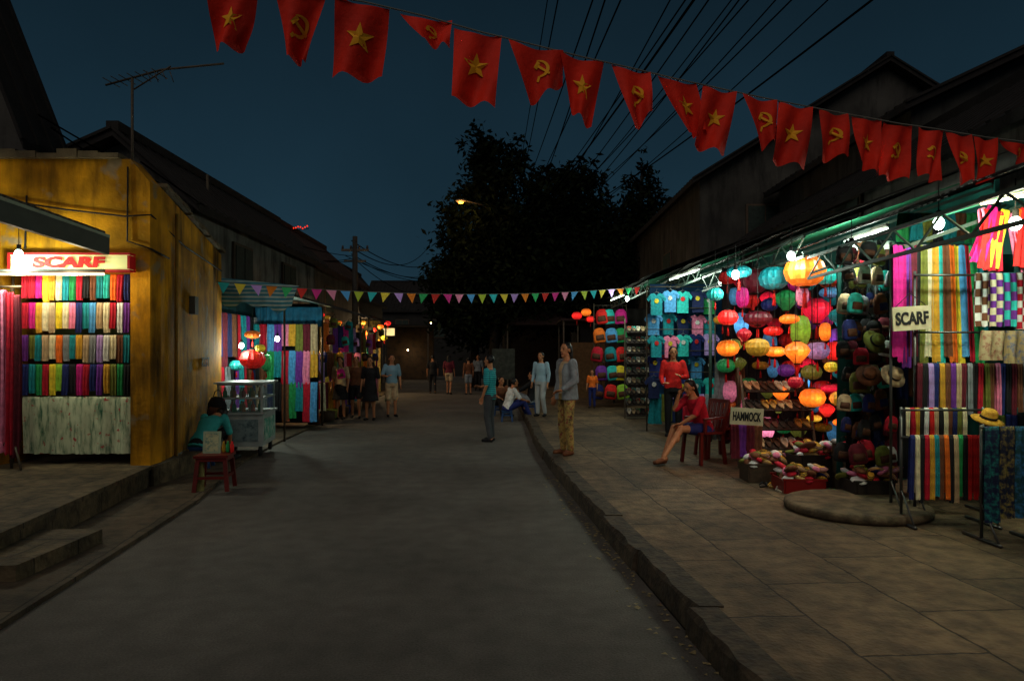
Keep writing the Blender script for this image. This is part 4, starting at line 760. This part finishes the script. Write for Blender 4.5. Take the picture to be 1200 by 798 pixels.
wires=[(690,0,5.2,596,262,.8),(652,0,6,598,270,.6),(722,-5,5,594,275,1.0),(802,-5,5,600,268,1.2),(815,-5,5.2,604,278,1.6),(862,-5,5.5,596,282,1.4),(905,-5,5.5,608,268,1.7),(880,0,6.2,590,290,2.2),(945,-5,6,602,290,1.9),(1003,-5,6,608,279,1.3),(835,-5,6.5,585,285,2.4),(770,-5,6,590,295,2.2),(640,-5,8,588,300,1.2),(795,-5,5.1,598,272,1.0),(702,-5,5,600,290,1.5),(845,-5,5.4,604,286,2.0)]
wireM=mat('wire_black','#030304',rough=1,spec=0,var=0)
def wire(a,b_,sag,r,lab,grp,r2=None):
    pts=[];rs=[]
    for i in range(25):
        f=i/24; q=a.lerp(b_,f); q.z-=sag*4*f*(1-f); pts.append(q); rs.append(r)
    m=MB(a); m.tube(pts,rs,5); o=m.build('overhead_wire',wireM); tag(o,lab,'wire',grp)
for i,(x0,y0,d0,x1,y1,sg) in enumerate(wires):
    a=P(x0,y0,d0); b_=P(x1,y1,30.9); d=(a-b_).normalized(); a=a+d*2.5
    wire(a,b_,sg*.35,.0065 if i not in(3,9) else .011,f"black overhead wire, {ORD[i]} of the bundle falling to the pole by the trees",'overhead wires above the street')
for i,(x0,y0,x1,y1,sg) in enumerate(((412,300,592,292,1.2),(418,306,592,300,1.6),(405,300,592,310,.8))): wire(P(x0,y0,25),P(x1,y1,31),sg,.014,f"{['upper','middle','lower'][i]} black wire from left pole to tree pole",'wires between the poles')
for i,(x0,y0,d0,sg) in enumerate(((45,135,9,.4),(60,150,9.5,.7),(165,190,10,.5))): wire(P(x0,y0,d0),P(412,300+i*3,25),sg,.012,f"{['highest','middle','lowest'][i]} black wire along the left roofs",'wires along the left roofs')
for i,(x1,y1) in enumerate(((520,300),(500,292),(525,310))): wire(P(412,282+i*8,25),P(x1,y1,50),.9,.02,f"{ORD[i]} black wire going on from the left pole",'wires beyond the left pole')
lp=P(540,237,28.0); t=thing('street_lamp','small orange glowing street lamp on a long arm before the trees','street lamp',(pr_.x,30.8,7.2))
m=MB(t.location); m.tube([(pr_.x,30.9,7.4),(pr_.x-.9,29.5,lp.z+.2),(lp.x,28.1,lp.z+.12)],.03,6); m.build('arm',mm_,t)
m=MB(t.location); m.ell(lp+Vector((0,0,.06)),(.25,.12,.08)); m.build('lamp_head',mm_,t)
m=MB(t.location); m.ell(lp,(.12,.09,.07)); m.build('lamp_glass',mat('lamp_orange','#ffb050',emit=8,ecol='#ff8a20'),t)
light(lp+Vector((0,-.2,-.25)),40,(1,.5,.14),.12)
wire(P(322,268,24),P(362,268,24),.05,.012,'thin dark wire carrying the red lights over the left roof','wire of the red lights')
for i in range(14):
    p=P(325+i*2.7,266+2.2*math.sin(i*1.9)+(2 if i%3==0 else 0),24); m=MB(); m.ell((0,0,0),(.03,.03,.03),n=8); o=m.build('roof_light',mat('red_glow','#c03020',emit=1.6,ecol='#d8301a'),None,p); tag(o,f"small red light on the left roof ridge, {ORD[i]} from left",'light','red lights on the left roof')
# ---------------------------------------------------------------- garlands
FL=[((243,-8),(302,-8),(290,58),(250,55),'S'),((322,-8),(383,-8),(360,76),(338,70),'H'),((393,-6),(456,10),(449,95),(388,88),'S'),((468,15),(530,24),(527,56),(496,50),'H'),((532,32),(588,42),(580,125),(530,118),'S'),((596,47),(660,60),(660,98),(622,121),'H'),((656,61),(708,73),(693,151),(671,130),'S'),((717,75),(762,85),(765,128),(744,156),'H'),((771,88),(816,98),(828,155),(806,160),'S'),((824,100),(863,108),(850,180),(813,172),'S'),((870,110),(910,118),(912,160),(893,176),'H'),((913,119),(952,126),(945,196),(904,190),'S'),((960,128),(993,134),(998,180),(962,190),'H'),((999,136),(1033,140),(1027,205),(1006,192),'S'),((1036,143),(1070,147),(1062,211),(1028,208),'H'),((1076,149),(1107,152),(1100,215),(1078,205),'H'),((1109,154),(1138,158),(1142,212),(1124,216),'H'),((1141,160),(1168,162),(1168,220),(1143,215),'S'),((1172,163),(1212,168),(1206,195),(1186,185),'H')]
def fy(px): return 3.6+(px-243)*.0016
redF=mat('flag_red','#dc260c',rough=.75,var=.35,scale=4,bump=.3,bscale=25); yelF=mat('flag_yellow','#eaa41a',rough=.75,var=.1)
star=[]
for k in range(10):
    a=PI/2+k*PI/5; rr=1 if k%2==0 else .4; star.append((rr*math.cos(a),rr*math.sin(a)))
def emblem_polys(kind):
    if kind=='S': return [[(0,0),star[k],star[(k+1)%10]] for k in range(10)]
    q=[]; n=16
    def ow(f): a=math.radians(238+f*232); return (math.cos(a)*.85+.02,math.sin(a)*.85)
    def iw(f): a=math.radians(238+f*232); th=.05+.30*math.sin(PI*min(1,f*.85+.12)) if f<.97 else .01; return (math.cos(a)*(.85-th)+.02,math.sin(a)*(.85-th))
    for k in range(n): q.append([ow(k/n),ow((k+1)/n),iw((k+1)/n),iw(k/n)])
    q.append([(-.54,-.56),(-.36,-.74),(-.70,-1.08),(-.88,-.90)])
    q.append([(-.40,.24),(-.22,.42),(.82,-.62),(.64,-.80)])
    q.append([(.04,.53),(-.20,.77),(-.74,.23),(-.50,-.01)])
    return q
gt=thing('flag_garland','cord of large red flags with yellow stars and hammer and sickle emblems','flag garland',P(700,70,fy(700)))
o=gt.location
cd=MB(o); cd.tube([P(180,-30,3.5)]+[P((f[0][0]+f[1][0])/2,(f[0][1]+f[1][1])/2,fy((f[0][0]+f[1][0])/2)) for f in FL]+[P(1260,172,fy(1260))],.005,5); cd.build('cord',mat('cord_pale','#6a6a62'),gt)
for i,(tl,tr,br,bl,kd) in enumerate(FL):
    q=random.Random(i); ph=q.random()*6; amp=.045; sk=q.uniform(-.05,.08)
    TL,TR=P(*tl,fy(tl[0])),P(*tr,fy(tr[0])); BR,BL=P(*br,fy(tr[0])+sk),P(*bl,fy(tl[0])+sk)
    def pt(u,v,off=0):
        a=TL.lerp(TR,u); b_=BL.lerp(BR,u); c=a.lerp(b_,v); c=Vector(c); c.y+=amp*math.sin(u*8+ph+v*3)*(.3+.7*v)-off; c.z+=.012*math.sin(u*9+ph)*v-.02*math.sin(PI*u)*(1-v); return c
    m=MB(o); nx,ny=12,12; m.add([pt(u/nx,v/ny) for v in range(ny+1) for u in range(nx+1)],[(v*(nx+1)+u,v*(nx+1)+u+1,(v+1)*(nx+1)+u+1,(v+1)*(nx+1)+u) for v in range(ny) for u in range(nx)],0,True)
    f=m.build('flag',redF,gt); f['label']='red flag with yellow star' if kd=='S' else 'red flag with yellow hammer and sickle'
    wv=(TR-TL).length; hv=((BL-TL).length+(BR-TR).length)/2; rr=(.28 if kd=='S' else .26)*min(wv,hv*.95)
    m=MB(o)
    for off in(.007,-.007):
        for poly in emblem_polys(kd): m.add([pt(.5+ex*rr/wv,.46-ez*rr/hv,off+(.001 if off>0 and len(poly)==4 else 0)) for ex,ez in poly],[tuple(range(len(poly)))])
    m.build('emblem',yelF,f)
pg=thing('pennant_garland','string of small multicoloured triangular pennants crossing the street','pennant garland',P(500,345,14)); o=pg.location
def pp(f):
    a=P(253,330,11.3).lerp(P(752,336,16),f); a.z-=.35*4*f*(1-f)*.55; return a
m=MB(o); m.tube([pp(i/30) for i in range(31)],.006,5); m.build('cord',mat('cord_pale'),pg)
PC={'turquoise':'#35d0d8','orange':'#f08a2a','magenta':'#e83a9c','lime':'#c8e04a','lilac':'#c8a0f0','red':'#e83a34','sky blue':'#5ab0f4','yellow':'#f8e04a','green':'#3ac070','pink':'#f89ac0'}
pc=list(PC); pm={c:mat('pennant_'+c.replace(' ','_'),PC[c],var=.1) for c in pc}
for i in range(36):
    c=pc[(i*7)%10]; a=pp((i+.1)/36); b_=pp((i+.85)/36); k=a.lerp(b_,.5)+Vector((R.uniform(-.05,.05),R.uniform(-.06,.06),-.19)); m=MB(o); m.add([a,b_,k],[(0,1,2)]); x=m.build('pennant',pm[c],pg); x['label']=c+' pennant'
# ---------------------------------------------------------------- trees
leafA=mat('leaf_dark','#0e150d',rough=.8,var=.5,scale=1.2,spec=.05); leafB=mat('leaf_mid','#161f11',rough=.8,var=.5,scale=1.2,spec=.05); bark=mat('bark','#1c1712',var=.4,scale=8)
def tree(x,y,h,blobs,lab,n=5000,ls=.16,seed=1,up=.5):
    q=random.Random(seed); t=thing('tall_tree',lab,'tree',(x,y,0)); m=MB()
    m.tube([(0,0,0),(q.uniform(-.2,.2),0,h*.3),(q.uniform(-.3,.3),q.uniform(-.3,.3),h*.6),(0,0,h*.92)],[.28,.2,.12,.03],9)
    for (bx,by,bz,br,bh) in blobs: m.tube([(0,0,min(bz*.55,h*.5)),(bx*.5,by*.5,bz*.8),(bx,by,bz)],[.12,.07,.02],6)
    m.build('trunk',bark,t)
    vs=[];fs=[];ms=[]; tot=sum(b_[3]**2*b_[4] for b_ in blobs)
    for (bx,by,bz,br,bh) in blobs:
        nb=int(n*br*br*bh/tot); cl=[]
        for k in range(max(8,nb//40)):
            while True:
                u=Vector((q.uniform(-1,1),q.uniform(-1,1),q.uniform(-1,1)))
                if .2<u.length<1: break
            cl.append(Vector((bx+u.x*br,by+u.y*br,bz+u.z*bh)))
        for k in range(nb):
            c=cl[k%len(cl)]+Vector((q.gauss(0,.26),q.gauss(0,.26),q.gauss(0,.2)))*(br*.5+.3)
            d=Vector((q.uniform(-1,1),q.uniform(-1,1),q.uniform(-.9,up))).normalized(); s_=d.cross(Vector((q.uniform(-1,1),q.uniform(-1,1),q.uniform(-1,1)))).normalized(); L_=ls*q.uniform(.6,1.6); b0=len(vs)
            vs+=[c,c+d*L_*.5+s_*L_*.2,c+d*L_,c+d*L_*.5-s_*L_*.2]; fs.append((b0,b0+1,b0+2,b0+3)); ms.append(0 if q.random()<.6 else 1)
    me=bpy.data.meshes.new('crown'); me.from_pydata([tuple(v) for v in vs],[],fs); me.materials.append(leafA); me.materials.append(leafB); me.polygons.foreach_set('material_index',ms); inst('crown',me,t)
tree(-.9,31.2,12.6,[(0,0,9.4,1.4,2.2),(-.7,0,11,.9,1.4),(.6,.3,10.6,.9,1.4),(-.5,0,7.4,2.0,1.7),(.9,0,6,2.0,1.6),(-1.1,0,5.2,1.7,1.6),(0,0,4.0,2.2,1.3)],'tall feathery dark tree left of centre beside street lamp',19000,.27,2,.8)
tree(2.6,33.5,11.2,[(0,0,8.8,2.5,1.9),(-1.4,0,7.3,2.3,1.8),(1.6,0,7.0,2.4,1.8),(0,0,5.6,3.2,1.8),(.4,0,10.2,1.3,.9),(-.5,0,4.3,3.2,1.2)],'broad dark round crowned tree in the middle of the tree group',28000,.3,3)
tree(6.1,32,11.6,[(0,0,10.8,.3,.8),(0,0,9.6,.8,.7),(.1,0,8.5,1.3,.8),(0,0,7.2,1.9,.9),(0,0,5.8,2.4,1.1),(-.6,0,4.5,2.6,1.1)],'dark conical tree with pointed top right of the tree group',19000,.26,4)
tree(-2.0,36,8.8,[(0,0,6,2.0,1.8),(.8,0,7.3,1.4,1.2),(-.6,0,4.8,1.8,1.6),(.4,0,3.4,2.4,1.2)],'low bushy dark tree at the left foot of tree group',12000,.3,5)
tree(6.6,40,10,[(0,0,7.9,2.8,1.8),(1.8,0,6.6,2.4,1.8),(-2,0,7.4,2.4,1.8),(0,0,5,3.6,1.6)],'distant dark tree between the tree group and the big gabled house',15000,.33,6)
# ---------------------------------------------------------------- people
J0=dict(pel=(0,0,.93),che=(0,0,1.26),nek=(0,-.005,1.43),hed=(0,.02,1.58),shL=(-.17,0,1.385),elL=(-.225,-.02,1.11),wrL=(-.235,.06,.87),haL=(-.23,.09,.77),shR=(.17,0,1.385),elR=(.225,-.02,1.11),wrR=(.235,.06,.87),haR=(.23,.09,.77),
hpL=(-.085,0,.9),knL=(-.095,.02,.49),anL=(-.1,-.01,.075),toL=(-.12,.14,.03),hpR=(.085,0,.9),knR=(.095,.02,.49),anR=(.1,-.01,.075),toR=(.12,.14,.03))
SIT=dict(pel=(0,0,.53),che=(0,.06,.85),nek=(0,.08,1.02),hed=(0,.12,1.165),shL=(-.17,.07,.98),shR=(.17,.07,.98),elL=(-.22,.12,.72),elR=(.22,.12,.72),wrL=(-.14,.36,.62),wrR=(.14,.36,.62),haL=(-.1,.44,.62),haR=(.1,.44,.62),
hpL=(-.09,.02,.5),hpR=(.09,.02,.5),knL=(-.11,.44,.5),knR=(.11,.44,.5),anL=(-.12,.42,.08),anR=(.12,.42,.08),toL=(-.13,.57,.03),toR=(.13,.57,.03))
def rem(o,v):
    md=o.modifiers.new('Remesh','REMESH'); md.mode='VOXEL'; md.voxel_size=v; md.use_smooth_shade=True
    md=o.modifiers.new('Smooth','SMOOTH'); md.factor=.5; md.iterations=2
skinM=mat('skin','#a8704c',rough=.55,var=.08); hairM=mat('hair_black','#0d0a09',rough=.5,var=.3,scale=40)
def person(loc,rz,H,label,j={},base=J0,top='grey',bot='black',topm=None,botm=None,sleeve=.45,leg=1.0,hair='short',look=0,nod=0,skirt=0,shoes='black',vox=.009,jacket=None,cat='person',tl=0):
    s=H/1.72; J={k:Vector(v)*s for k,v in {**base,**j}.items()}
    Q=Matrix.Rotation(look,3,'Z')@Matrix.Rotation(nod,3,'X'); side=(J['shR']-J['shL']).normalized(); hs=(J['hpR']-J['hpL']).normalized()
    def tors(mb,e,low=0):
        up=(J['che']-J['pel']).normalized(); fw=up.cross(side).normalized()*-1
        R_=[(J['pel']-up*(.08+low)*s,.15+e*1.1,.10+e),(J['pel'],.155+e,.105+e),(J['pel'].lerp(J['che'],.45),.125+e,.09+e),(J['che'],.152+e,.108+e),(J['nek']-up*.065*s,.135+e,.08+e)]
        if e==0: R_.append((J['nek'],.055,.055))
        else: R_.append((J['nek']-up*.02*s,.075,.065))
        mb.loft([(c,side*a*s,fw*b_*s) for c,a,b_ in R_])
    b_=MB(); tors(b_,0); b_.cap(J['nek'],J['hed']+Q@Vector((0,-.02,-.03))*s,.056*s,.05*s); hc=J['hed']
    hp=lambda x,y,z: hc+Q@Vector((x,y,z))*s
    b_.ell(hp(0,-.008,.015),[k*s for k in(.074,.09,.092)],Q,16); b_.ell(hp(0,.018,-.045),[k*s for k in(.054,.062,.068)],Q,14); b_.ell(hp(0,.088,-.012),[k*s for k in(.013,.02,.024)],Q,8); b_.ell(hp(0,.07,-.095),[k*s for k in(.02,.016,.016)],Q,8)
    for sx in(-1,1): b_.ell(hp(sx*.077,-.005,-.01),[k*s for k in(.012,.02,.03)],Q,8)
    sh=MB(); tr=MB(); shoe=[]
    for S,sg in(('L',-1),('R',1)):
        a,e_,w_,hd=J['sh'+S],J['el'+S],J['wr'+S],J['ha'+S]
        b_.cap(a,e_,.048*s,.038*s); b_.cap(e_,w_,.036*s,.024*s)
        d=(hd-w_).normalized(); wd=Vector((0,1,0))-d*d.y
        if wd.length<.3: wd=Vector((0,0,1))-d*d.z
        wd.normalize(); nn=d.cross(wd)*sg; Qh=Matrix((wd,nn,d)).transposed()
        b_.ell(w_+d*.045*s,[.038*s,.017*s,.052*s],Qh,10)
        for k,fl in enumerate((.9,1.0,.93,.75)):
            r0=w_+d*.08*s+wd*(-(k-1.5)*-.0215)*s; m1=r0+d*.036*fl*s+nn*.008*s; m2=m1+d*.03*fl*s+nn*.02*s; b_.tube([r0-d*.01*s,r0,m1,m2],[.0088*s,.0092*s,.0085*s,.0065*s],8)
        b_.tube([w_+d*.02*s+wd*.02*s,w_+d*.045*s+wd*.047*s,w_+d*.075*s+wd*.056*s],[.011*s,.0105*s,.008*s],8)
        h_,k_,an,to=J['hp'+S],J['kn'+S],J['an'+S],J['to'+S]
        b_.cap(h_,k_,.08*s,.052*s); b_.cap(k_,an,.05*s,.034*s); b_.ell(k_.lerp(an,.28)+Vector((0,-.012,0)),(.047*s,.05*s,.09*s)); fd=(to-an); fd.z=0; fd.normalize(); heel=an-fd*.03*s; heel.z=an.z-.04*s
        b_.cap(heel,an,.033*s,.034*s); tp=Vector(to); b_.cap(an-Vector((0,0,.035*s)),tp,.034*s,.024*s)
        if sleeve>0:
            if sleeve<=.5: sh.cap(a,a.lerp(e_,sleeve*2),.062*s,.056*s)
            else: sh.cap(a,e_,.06*s,.05*s); sh.cap(e_,e_.lerp(w_,(sleeve-.5)*2),.05*s,.036*s)
        if not skirt:
            if leg<=.5: tr.cap(h_,h_.lerp(k_,leg*2),.096*s,.085*s)
            else: tr.cap(h_,k_,.092*s,.068*s); tr.cap(k_,k_.lerp(an,(leg-.5)*2*.96),.068*s,.054*s)
        if shoes:
            q=MB(); q.cap(heel,tp,.038*s,.034*s); q.ell(heel.lerp(tp,.5)+Vector((0,0,.012*s)),(.04*s,.07*s,.03*s)); shoe.append(q)
    tors(sh,.017,tl); up=(J['che']-J['pel']).normalized(); fw=up.cross(hs).normalized()
    if skirt:
        kc=J['knL'].lerp(J['knR'],.5); tr.loft([(J['pel']+up*.05*s,hs*.14*s,fw*.115*s),(J['pel']-up*.06*s,hs*.18*s,fw*.14*s),(J['pel'].lerp(kc,skirt*.6),hs*.2*s,fw*.15*s),(J['pel'].lerp(kc,skirt),hs*.23*s,fw*.18*s)])
    else: tr.loft([(J['pel']+up*.06*s,hs*.145*s,fw*.11*s),(J['pel'],hs*.168*s,fw*.122*s),(J['pel']-up*.1*s,hs*.17*s,fw*.12*s)])
    hr=MB(); hr.ell(hp(0,-.026,.03),[k*s for k in(.085,.088,.092)],Q,16)
    for sx in(-1,1): hr.ell(hp(sx*.06,-.03,.005),[k*s for k in(.026,.055,.06)],Q,10)
    if hair=='long': hr.loft([(hp(0,-.05,.02),Q@Vector((.085*s,0,0)),Q@Vector((0,.055*s,0))),(hp(0,-.065,-.1),Q@Vector((.085*s,0,0)),Q@Vector((0,.045*s,0))),(hp(0,-.085,-.26),Q@Vector((.075*s,0,0)),Q@Vector((0,.03*s,0)))])
    if hair=='bun': hr.ell(hp(0,-.12,.03),(.045*s,)*3); hr.ell(hp(0,-.06,-.05),(.065*s,.05*s,.07*s))
    loc=Vector(loc)
    body=b_.build('person',skinM,None,loc,rz); rem(body,vox); tag(body,label,cat)
    def ch(mb,n,m_,v=.014): 
        o=mb.build(n,m_,body,(0,0,0)); rem(o,v); return o
    ch(sh,'shirt',topm or fab(top)); ch(tr,'skirt' if skirt else ('shorts' if leg<.6 else 'trousers'),botm or fab(bot)); ch(hr,'hair',hairM,.01)
    for q in shoe: ch(q,'shoe',fab(shoes),.012)
    for sx in(-1,1):
        q=MB(); q.ell(hp(sx*.03,.073,.012),(.014*s,.008*s,.008*s),Q,8); q.build('eye',mat('eye_dark','#120c0a',rough=.3,var=0),body,(0,0,0))
        q=MB(); q.tube([hp(sx*.045,.068,.034),hp(sx*.03,.078,.038),hp(sx*.015,.08,.034)],.003*s,5); q.build('eyebrow',hairM,body,(0,0,0))
    q=MB(); q.ell(hp(0,.078,-.056),(.022*s,.007*s,.008*s),Q,8); q.build('lips',mat('lips','#8a4038',var=0),body,(0,0,0))
    if jacket:
        jk=MB()
        up=(J['che']-J['pel']).normalized()
        for sx in(-1,1):
            jk.loft([(J['pel']-up*.1*s+side*sx*.1*s,side*.085*s,fw*.145*s),(J['pel'].lerp(J['che'],.45)+side*sx*.085*s,side*.07*s,fw*.128*s),(J['che']+side*sx*.09*s,side*.085*s,fw*.14*s),(J['nek']-up*.05*s+side*sx*.085*s,side*.06*s,fw*.1*s)])
        for S in 'LR': jk.cap(J['sh'+S],J['el'+S],.07*s,.06*s); jk.cap(J['el'+S],J['el'+S].lerp(J['wr'+S],.85),.058*s,.045*s)
        ch(jk,'jacket',fab(jacket))
    return body
flor=mat('trousers_batik','#a58a4a',kind='blot',col2='#15100f',size=16,var=.3); overlay(flor,24,0,.8,.56,.62,3,tint='#7a2a2a')
g=G(664,532,.16)
person((g.x,g.y,.157),math.radians(118),1.68,'woman standing on the kerb in grey jacket and patterned tan trousers',dict(knL=(-.11,.03,.49),toL=(-.14,.13,.03),elL=(-.24,.0,1.12),wrL=(-.17,.2,.98),haL=(-.1,.27,.95)),top='beige',botm=flor,jacket='grey',hair='long',look=.25,vox=.0065,shoes='brown')
g=G(574,517); person(g,math.radians(70),1.66,'man in teal striped shirt standing in the road with grey trousers',dict(elR=(.24,.05,1.13),wrR=(.2,.27,1.05),haR=(.17,.36,1.07),anL=(-.12,-.06,.075),toL=(-.14,.09,.03)),topm=fabs('turquoise','navy',9),botm=mat('trousers_dark_grey','#3c3f42',var=.2),sleeve=.45,vox=.0065,tl=.03)
g=G(634,488,.15); person((g.x,g.y,.157),math.radians(150),1.58,'woman in pale blue outfit standing behind the kerb woman',dict(knL=(-.1,.1,.5),anL=(-.1,-.04,.08),toL=(-.12,.1,.03)),top='sky blue',botm=mat('pale_cloth','#9aa0a0',var=.15),sleeve=.9,hair='bun',topm=mat('pale_blue_cloth','#8aa8b6',var=.15))
def lowstool(x,y,z,lab): return stool(x,y,z,1,lab,mat('stool_blue','#1d3d66',rough=.4),hh=.28,w_=.27)
S2=dict(pel=(0,0,.37),che=(0,.1,.68),nek=(0,.15,.84),hed=(0,.2,.98),shL=(-.17,.13,.8),shR=(.17,.13,.8),elL=(-.2,.28,.58),elR=(.2,.28,.58),wrL=(-.14,.46,.52),wrR=(.14,.46,.52),haL=(-.1,.53,.5),haR=(.1,.53,.5),hpL=(-.09,.02,.34),hpR=(.09,.02,.34),knL=(-.12,.4,.5),knR=(.12,.4,.5),anL=(-.12,.62,.09),anR=(.12,.6,.09),toL=(-.13,.77,.06),toR=(.13,.75,.06))
lean={**S2,'che':(0,-.05,.68),'nek':(0,-.06,.84),'hed':(0,-.03,.98),'shL':(-.17,-.06,.8),'shR':(.17,-.06,.8)}
lowstool(-.12,16.9,0,'low dark blue stool under person in white shirt')
person((-.12,16.9,-.0),math.radians(-70),1.68,'person in white shirt sitting low beside the kerb',base=SIT,j=S2,top='white',bot='navy')
lowstool(.48,17.6,.15,'low dark blue stool under the person in black at the kerb')
person((.48,17.6,.15),math.radians(80),1.7,'person in black leaning back on low stool with raised knees',base=SIT,j=lean,top='black',bot='grey')
lowstool(-.35,18.6,0,'low dark blue stool farthest of the three at the kerb')
person((-.35,18.6,0),math.radians(200),1.66,'person in brown seated low behind the white shirt',base=SIT,j=S2,top='brown',bot='black',hair='bun')
g=G(789,511,.15)
person((g.x,g.y,.151),math.radians(165),1.66,'woman in red long sleeved top standing by the T-shirts',dict(elL=(-.25,.02,1.12),wrL=(-.15,.2,1.12),haL=(-.08,.26,1.18),wrR=(.18,.18,1.0),haR=(.1,.25,1.02)),top='red',bot='black',sleeve=1.0,hair='long',look=.2)
px_,py_=2.62,9.35
def chair(x,y,rz,lab,rp):
    t=thing('plastic_chair',lab,'chair',(x,y,.151),rz); m=MB(); m.box((0,0,.42),(.42,.4,.03)); m.build('seat',rp,t)
    for sx in(-1,1):
        for sy in(-1,1): m=MB(); m.bar((sx*.21,sy*.2,0),(sx*.18,sy*.17,.41),.04); m.build('leg',rp,t)
        m=MB(); m.bar((sx*.21,-.17,.63),(sx*.21,.15,.61),.05,.025); m.bar((sx*.21,.13,.42),(sx*.21,.13,.6),.035); m.build('armrest',rp,t)
    m=MB()
    for i in range(5): m.bar((-.15+i*.075,-.19,.43),(-.15+i*.075,-.27,.82),.045,.015)
    m.box((0,-.275,.84),(.4,.025,.05)); m.bar((-.19,-.19,.42),(-.2,-.27,.84),.03); m.bar((.19,-.19,.42),(.2,-.27,.84),.03); m.build('backrest',rp,t)
rpd=mat('maroon_plastic')
chair(px_,py_,math.radians(112),'red plastic armchair under the seated woman in red',rpd)
chair(2.95,9.95,math.radians(100),'empty dark red plastic armchair behind the seated woman',rpd)
person((px_,py_,.151),math.radians(112),1.6,'woman in dark red top and shorts sitting with hand at face',base=SIT,j=dict(che=(0,.12,.83),nek=(0,.19,.98),hed=(0,.25,1.11),shL=(-.17,.16,.94),shR=(.17,.16,.94),elR=(.2,.36,.78),wrR=(.1,.36,1.0),haR=(.05,.33,1.07),elL=(-.2,.3,.72),wrL=(-.08,.44,.6),haL=(0,.48,.57),knL=(-.09,.46,.52),knR=(.08,.46,.52),anL=(-.08,.74,.14),anR=(.06,.66,.09),toL=(-.09,.88,.07),toR=(.06,.8,.04)),top='crimson',bot='navy',leg=.3,hair='long',nod=-.35,look=.2,vox=.0065,shoes='brown')
stool(-4.42,9.7,.035,1,'small stool under the crouching person in teal shirt',mat('stool_blue'),hh=.3,w_=.28)
person((-4.42,9.7,.035),math.radians(-12),1.66,'person in teal shirt bent forward on a stool behind stool table',base=SIT,j={**S2,'che':(0,.2,.62),'nek':(0,.36,.72),'hed':(0,.49,.72),'shL':(-.17,.31,.70),'shR':(.17,.31,.70),'elL':(-.2,.4,.45),'elR':(.2,.4,.45),'wrL':(-.14,.5,.25),'wrR':(.14,.5,.25),'haL':(-.1,.53,.16),'haR':(.1,.53,.16)},topm=mat('teal_shirt','#2f9a98',var=.2),bot='black',nod=-.8,tl=.04)
def standing(px,py,rz,H,lab,**k): g=G(px,py); return person(g,math.radians(rz),H,lab,**k)
walk=dict(knL=(-.09,.12,.5),anL=(-.1,.12,.08),toL=(-.11,.27,.04),knR=(.09,0,.49),anR=(.1,-.16,.1),toR=(.11,-.02,.03))
standing(399,491,170,1.62,'woman with dark skirt and beige top, leftmost of the left group',top='beige',bot='black',skirt=.9,hair='long')
standing(417,490,190,1.62,'person in brown top and shorts, second in the left group',top='brown',bot='black',leg=.4,hair='bun',j=walk)
standing(434,492,175,1.62,'woman in black dress standing third in the left group',top='black',bot='black',skirt=.95,hair='long')
standing(459,488,200,1.68,'man in pale blue shirt and cream shorts, rightmost of left group',topm=mat('shirt_steel','#6f8fa0',var=.2),bot='beige',leg=.48,j=dict(elR=(.26,.02,1.13),wrR=(.16,.22,1.1),haR=(.08,.27,1.15)))
standing(507,461,10,1.7,'man in black walking away far down the street',top='black',bot='black',j=walk,vox=.011)
standing(526,462,-10,1.7,'woman in pale shorts walking away far down the street',top='maroon',bot='beige',leg=.35,hair='long',j=walk,vox=.011)
standing(549,462,20,1.6,'person in dark brown walking away right of the pale shorts',top='brown',bot='grey',leg=.4,vox=.011)
standing(560,458,180,1.72,'farthest person in grey near the road end',top='grey',bot='black',vox=.011,j=walk)
g=G(694,478,.15); person((g.x,g.y,.151),math.radians(160),1.1,'child in orange top standing before the far bags',top='orange',bot='navy',vox=.011)
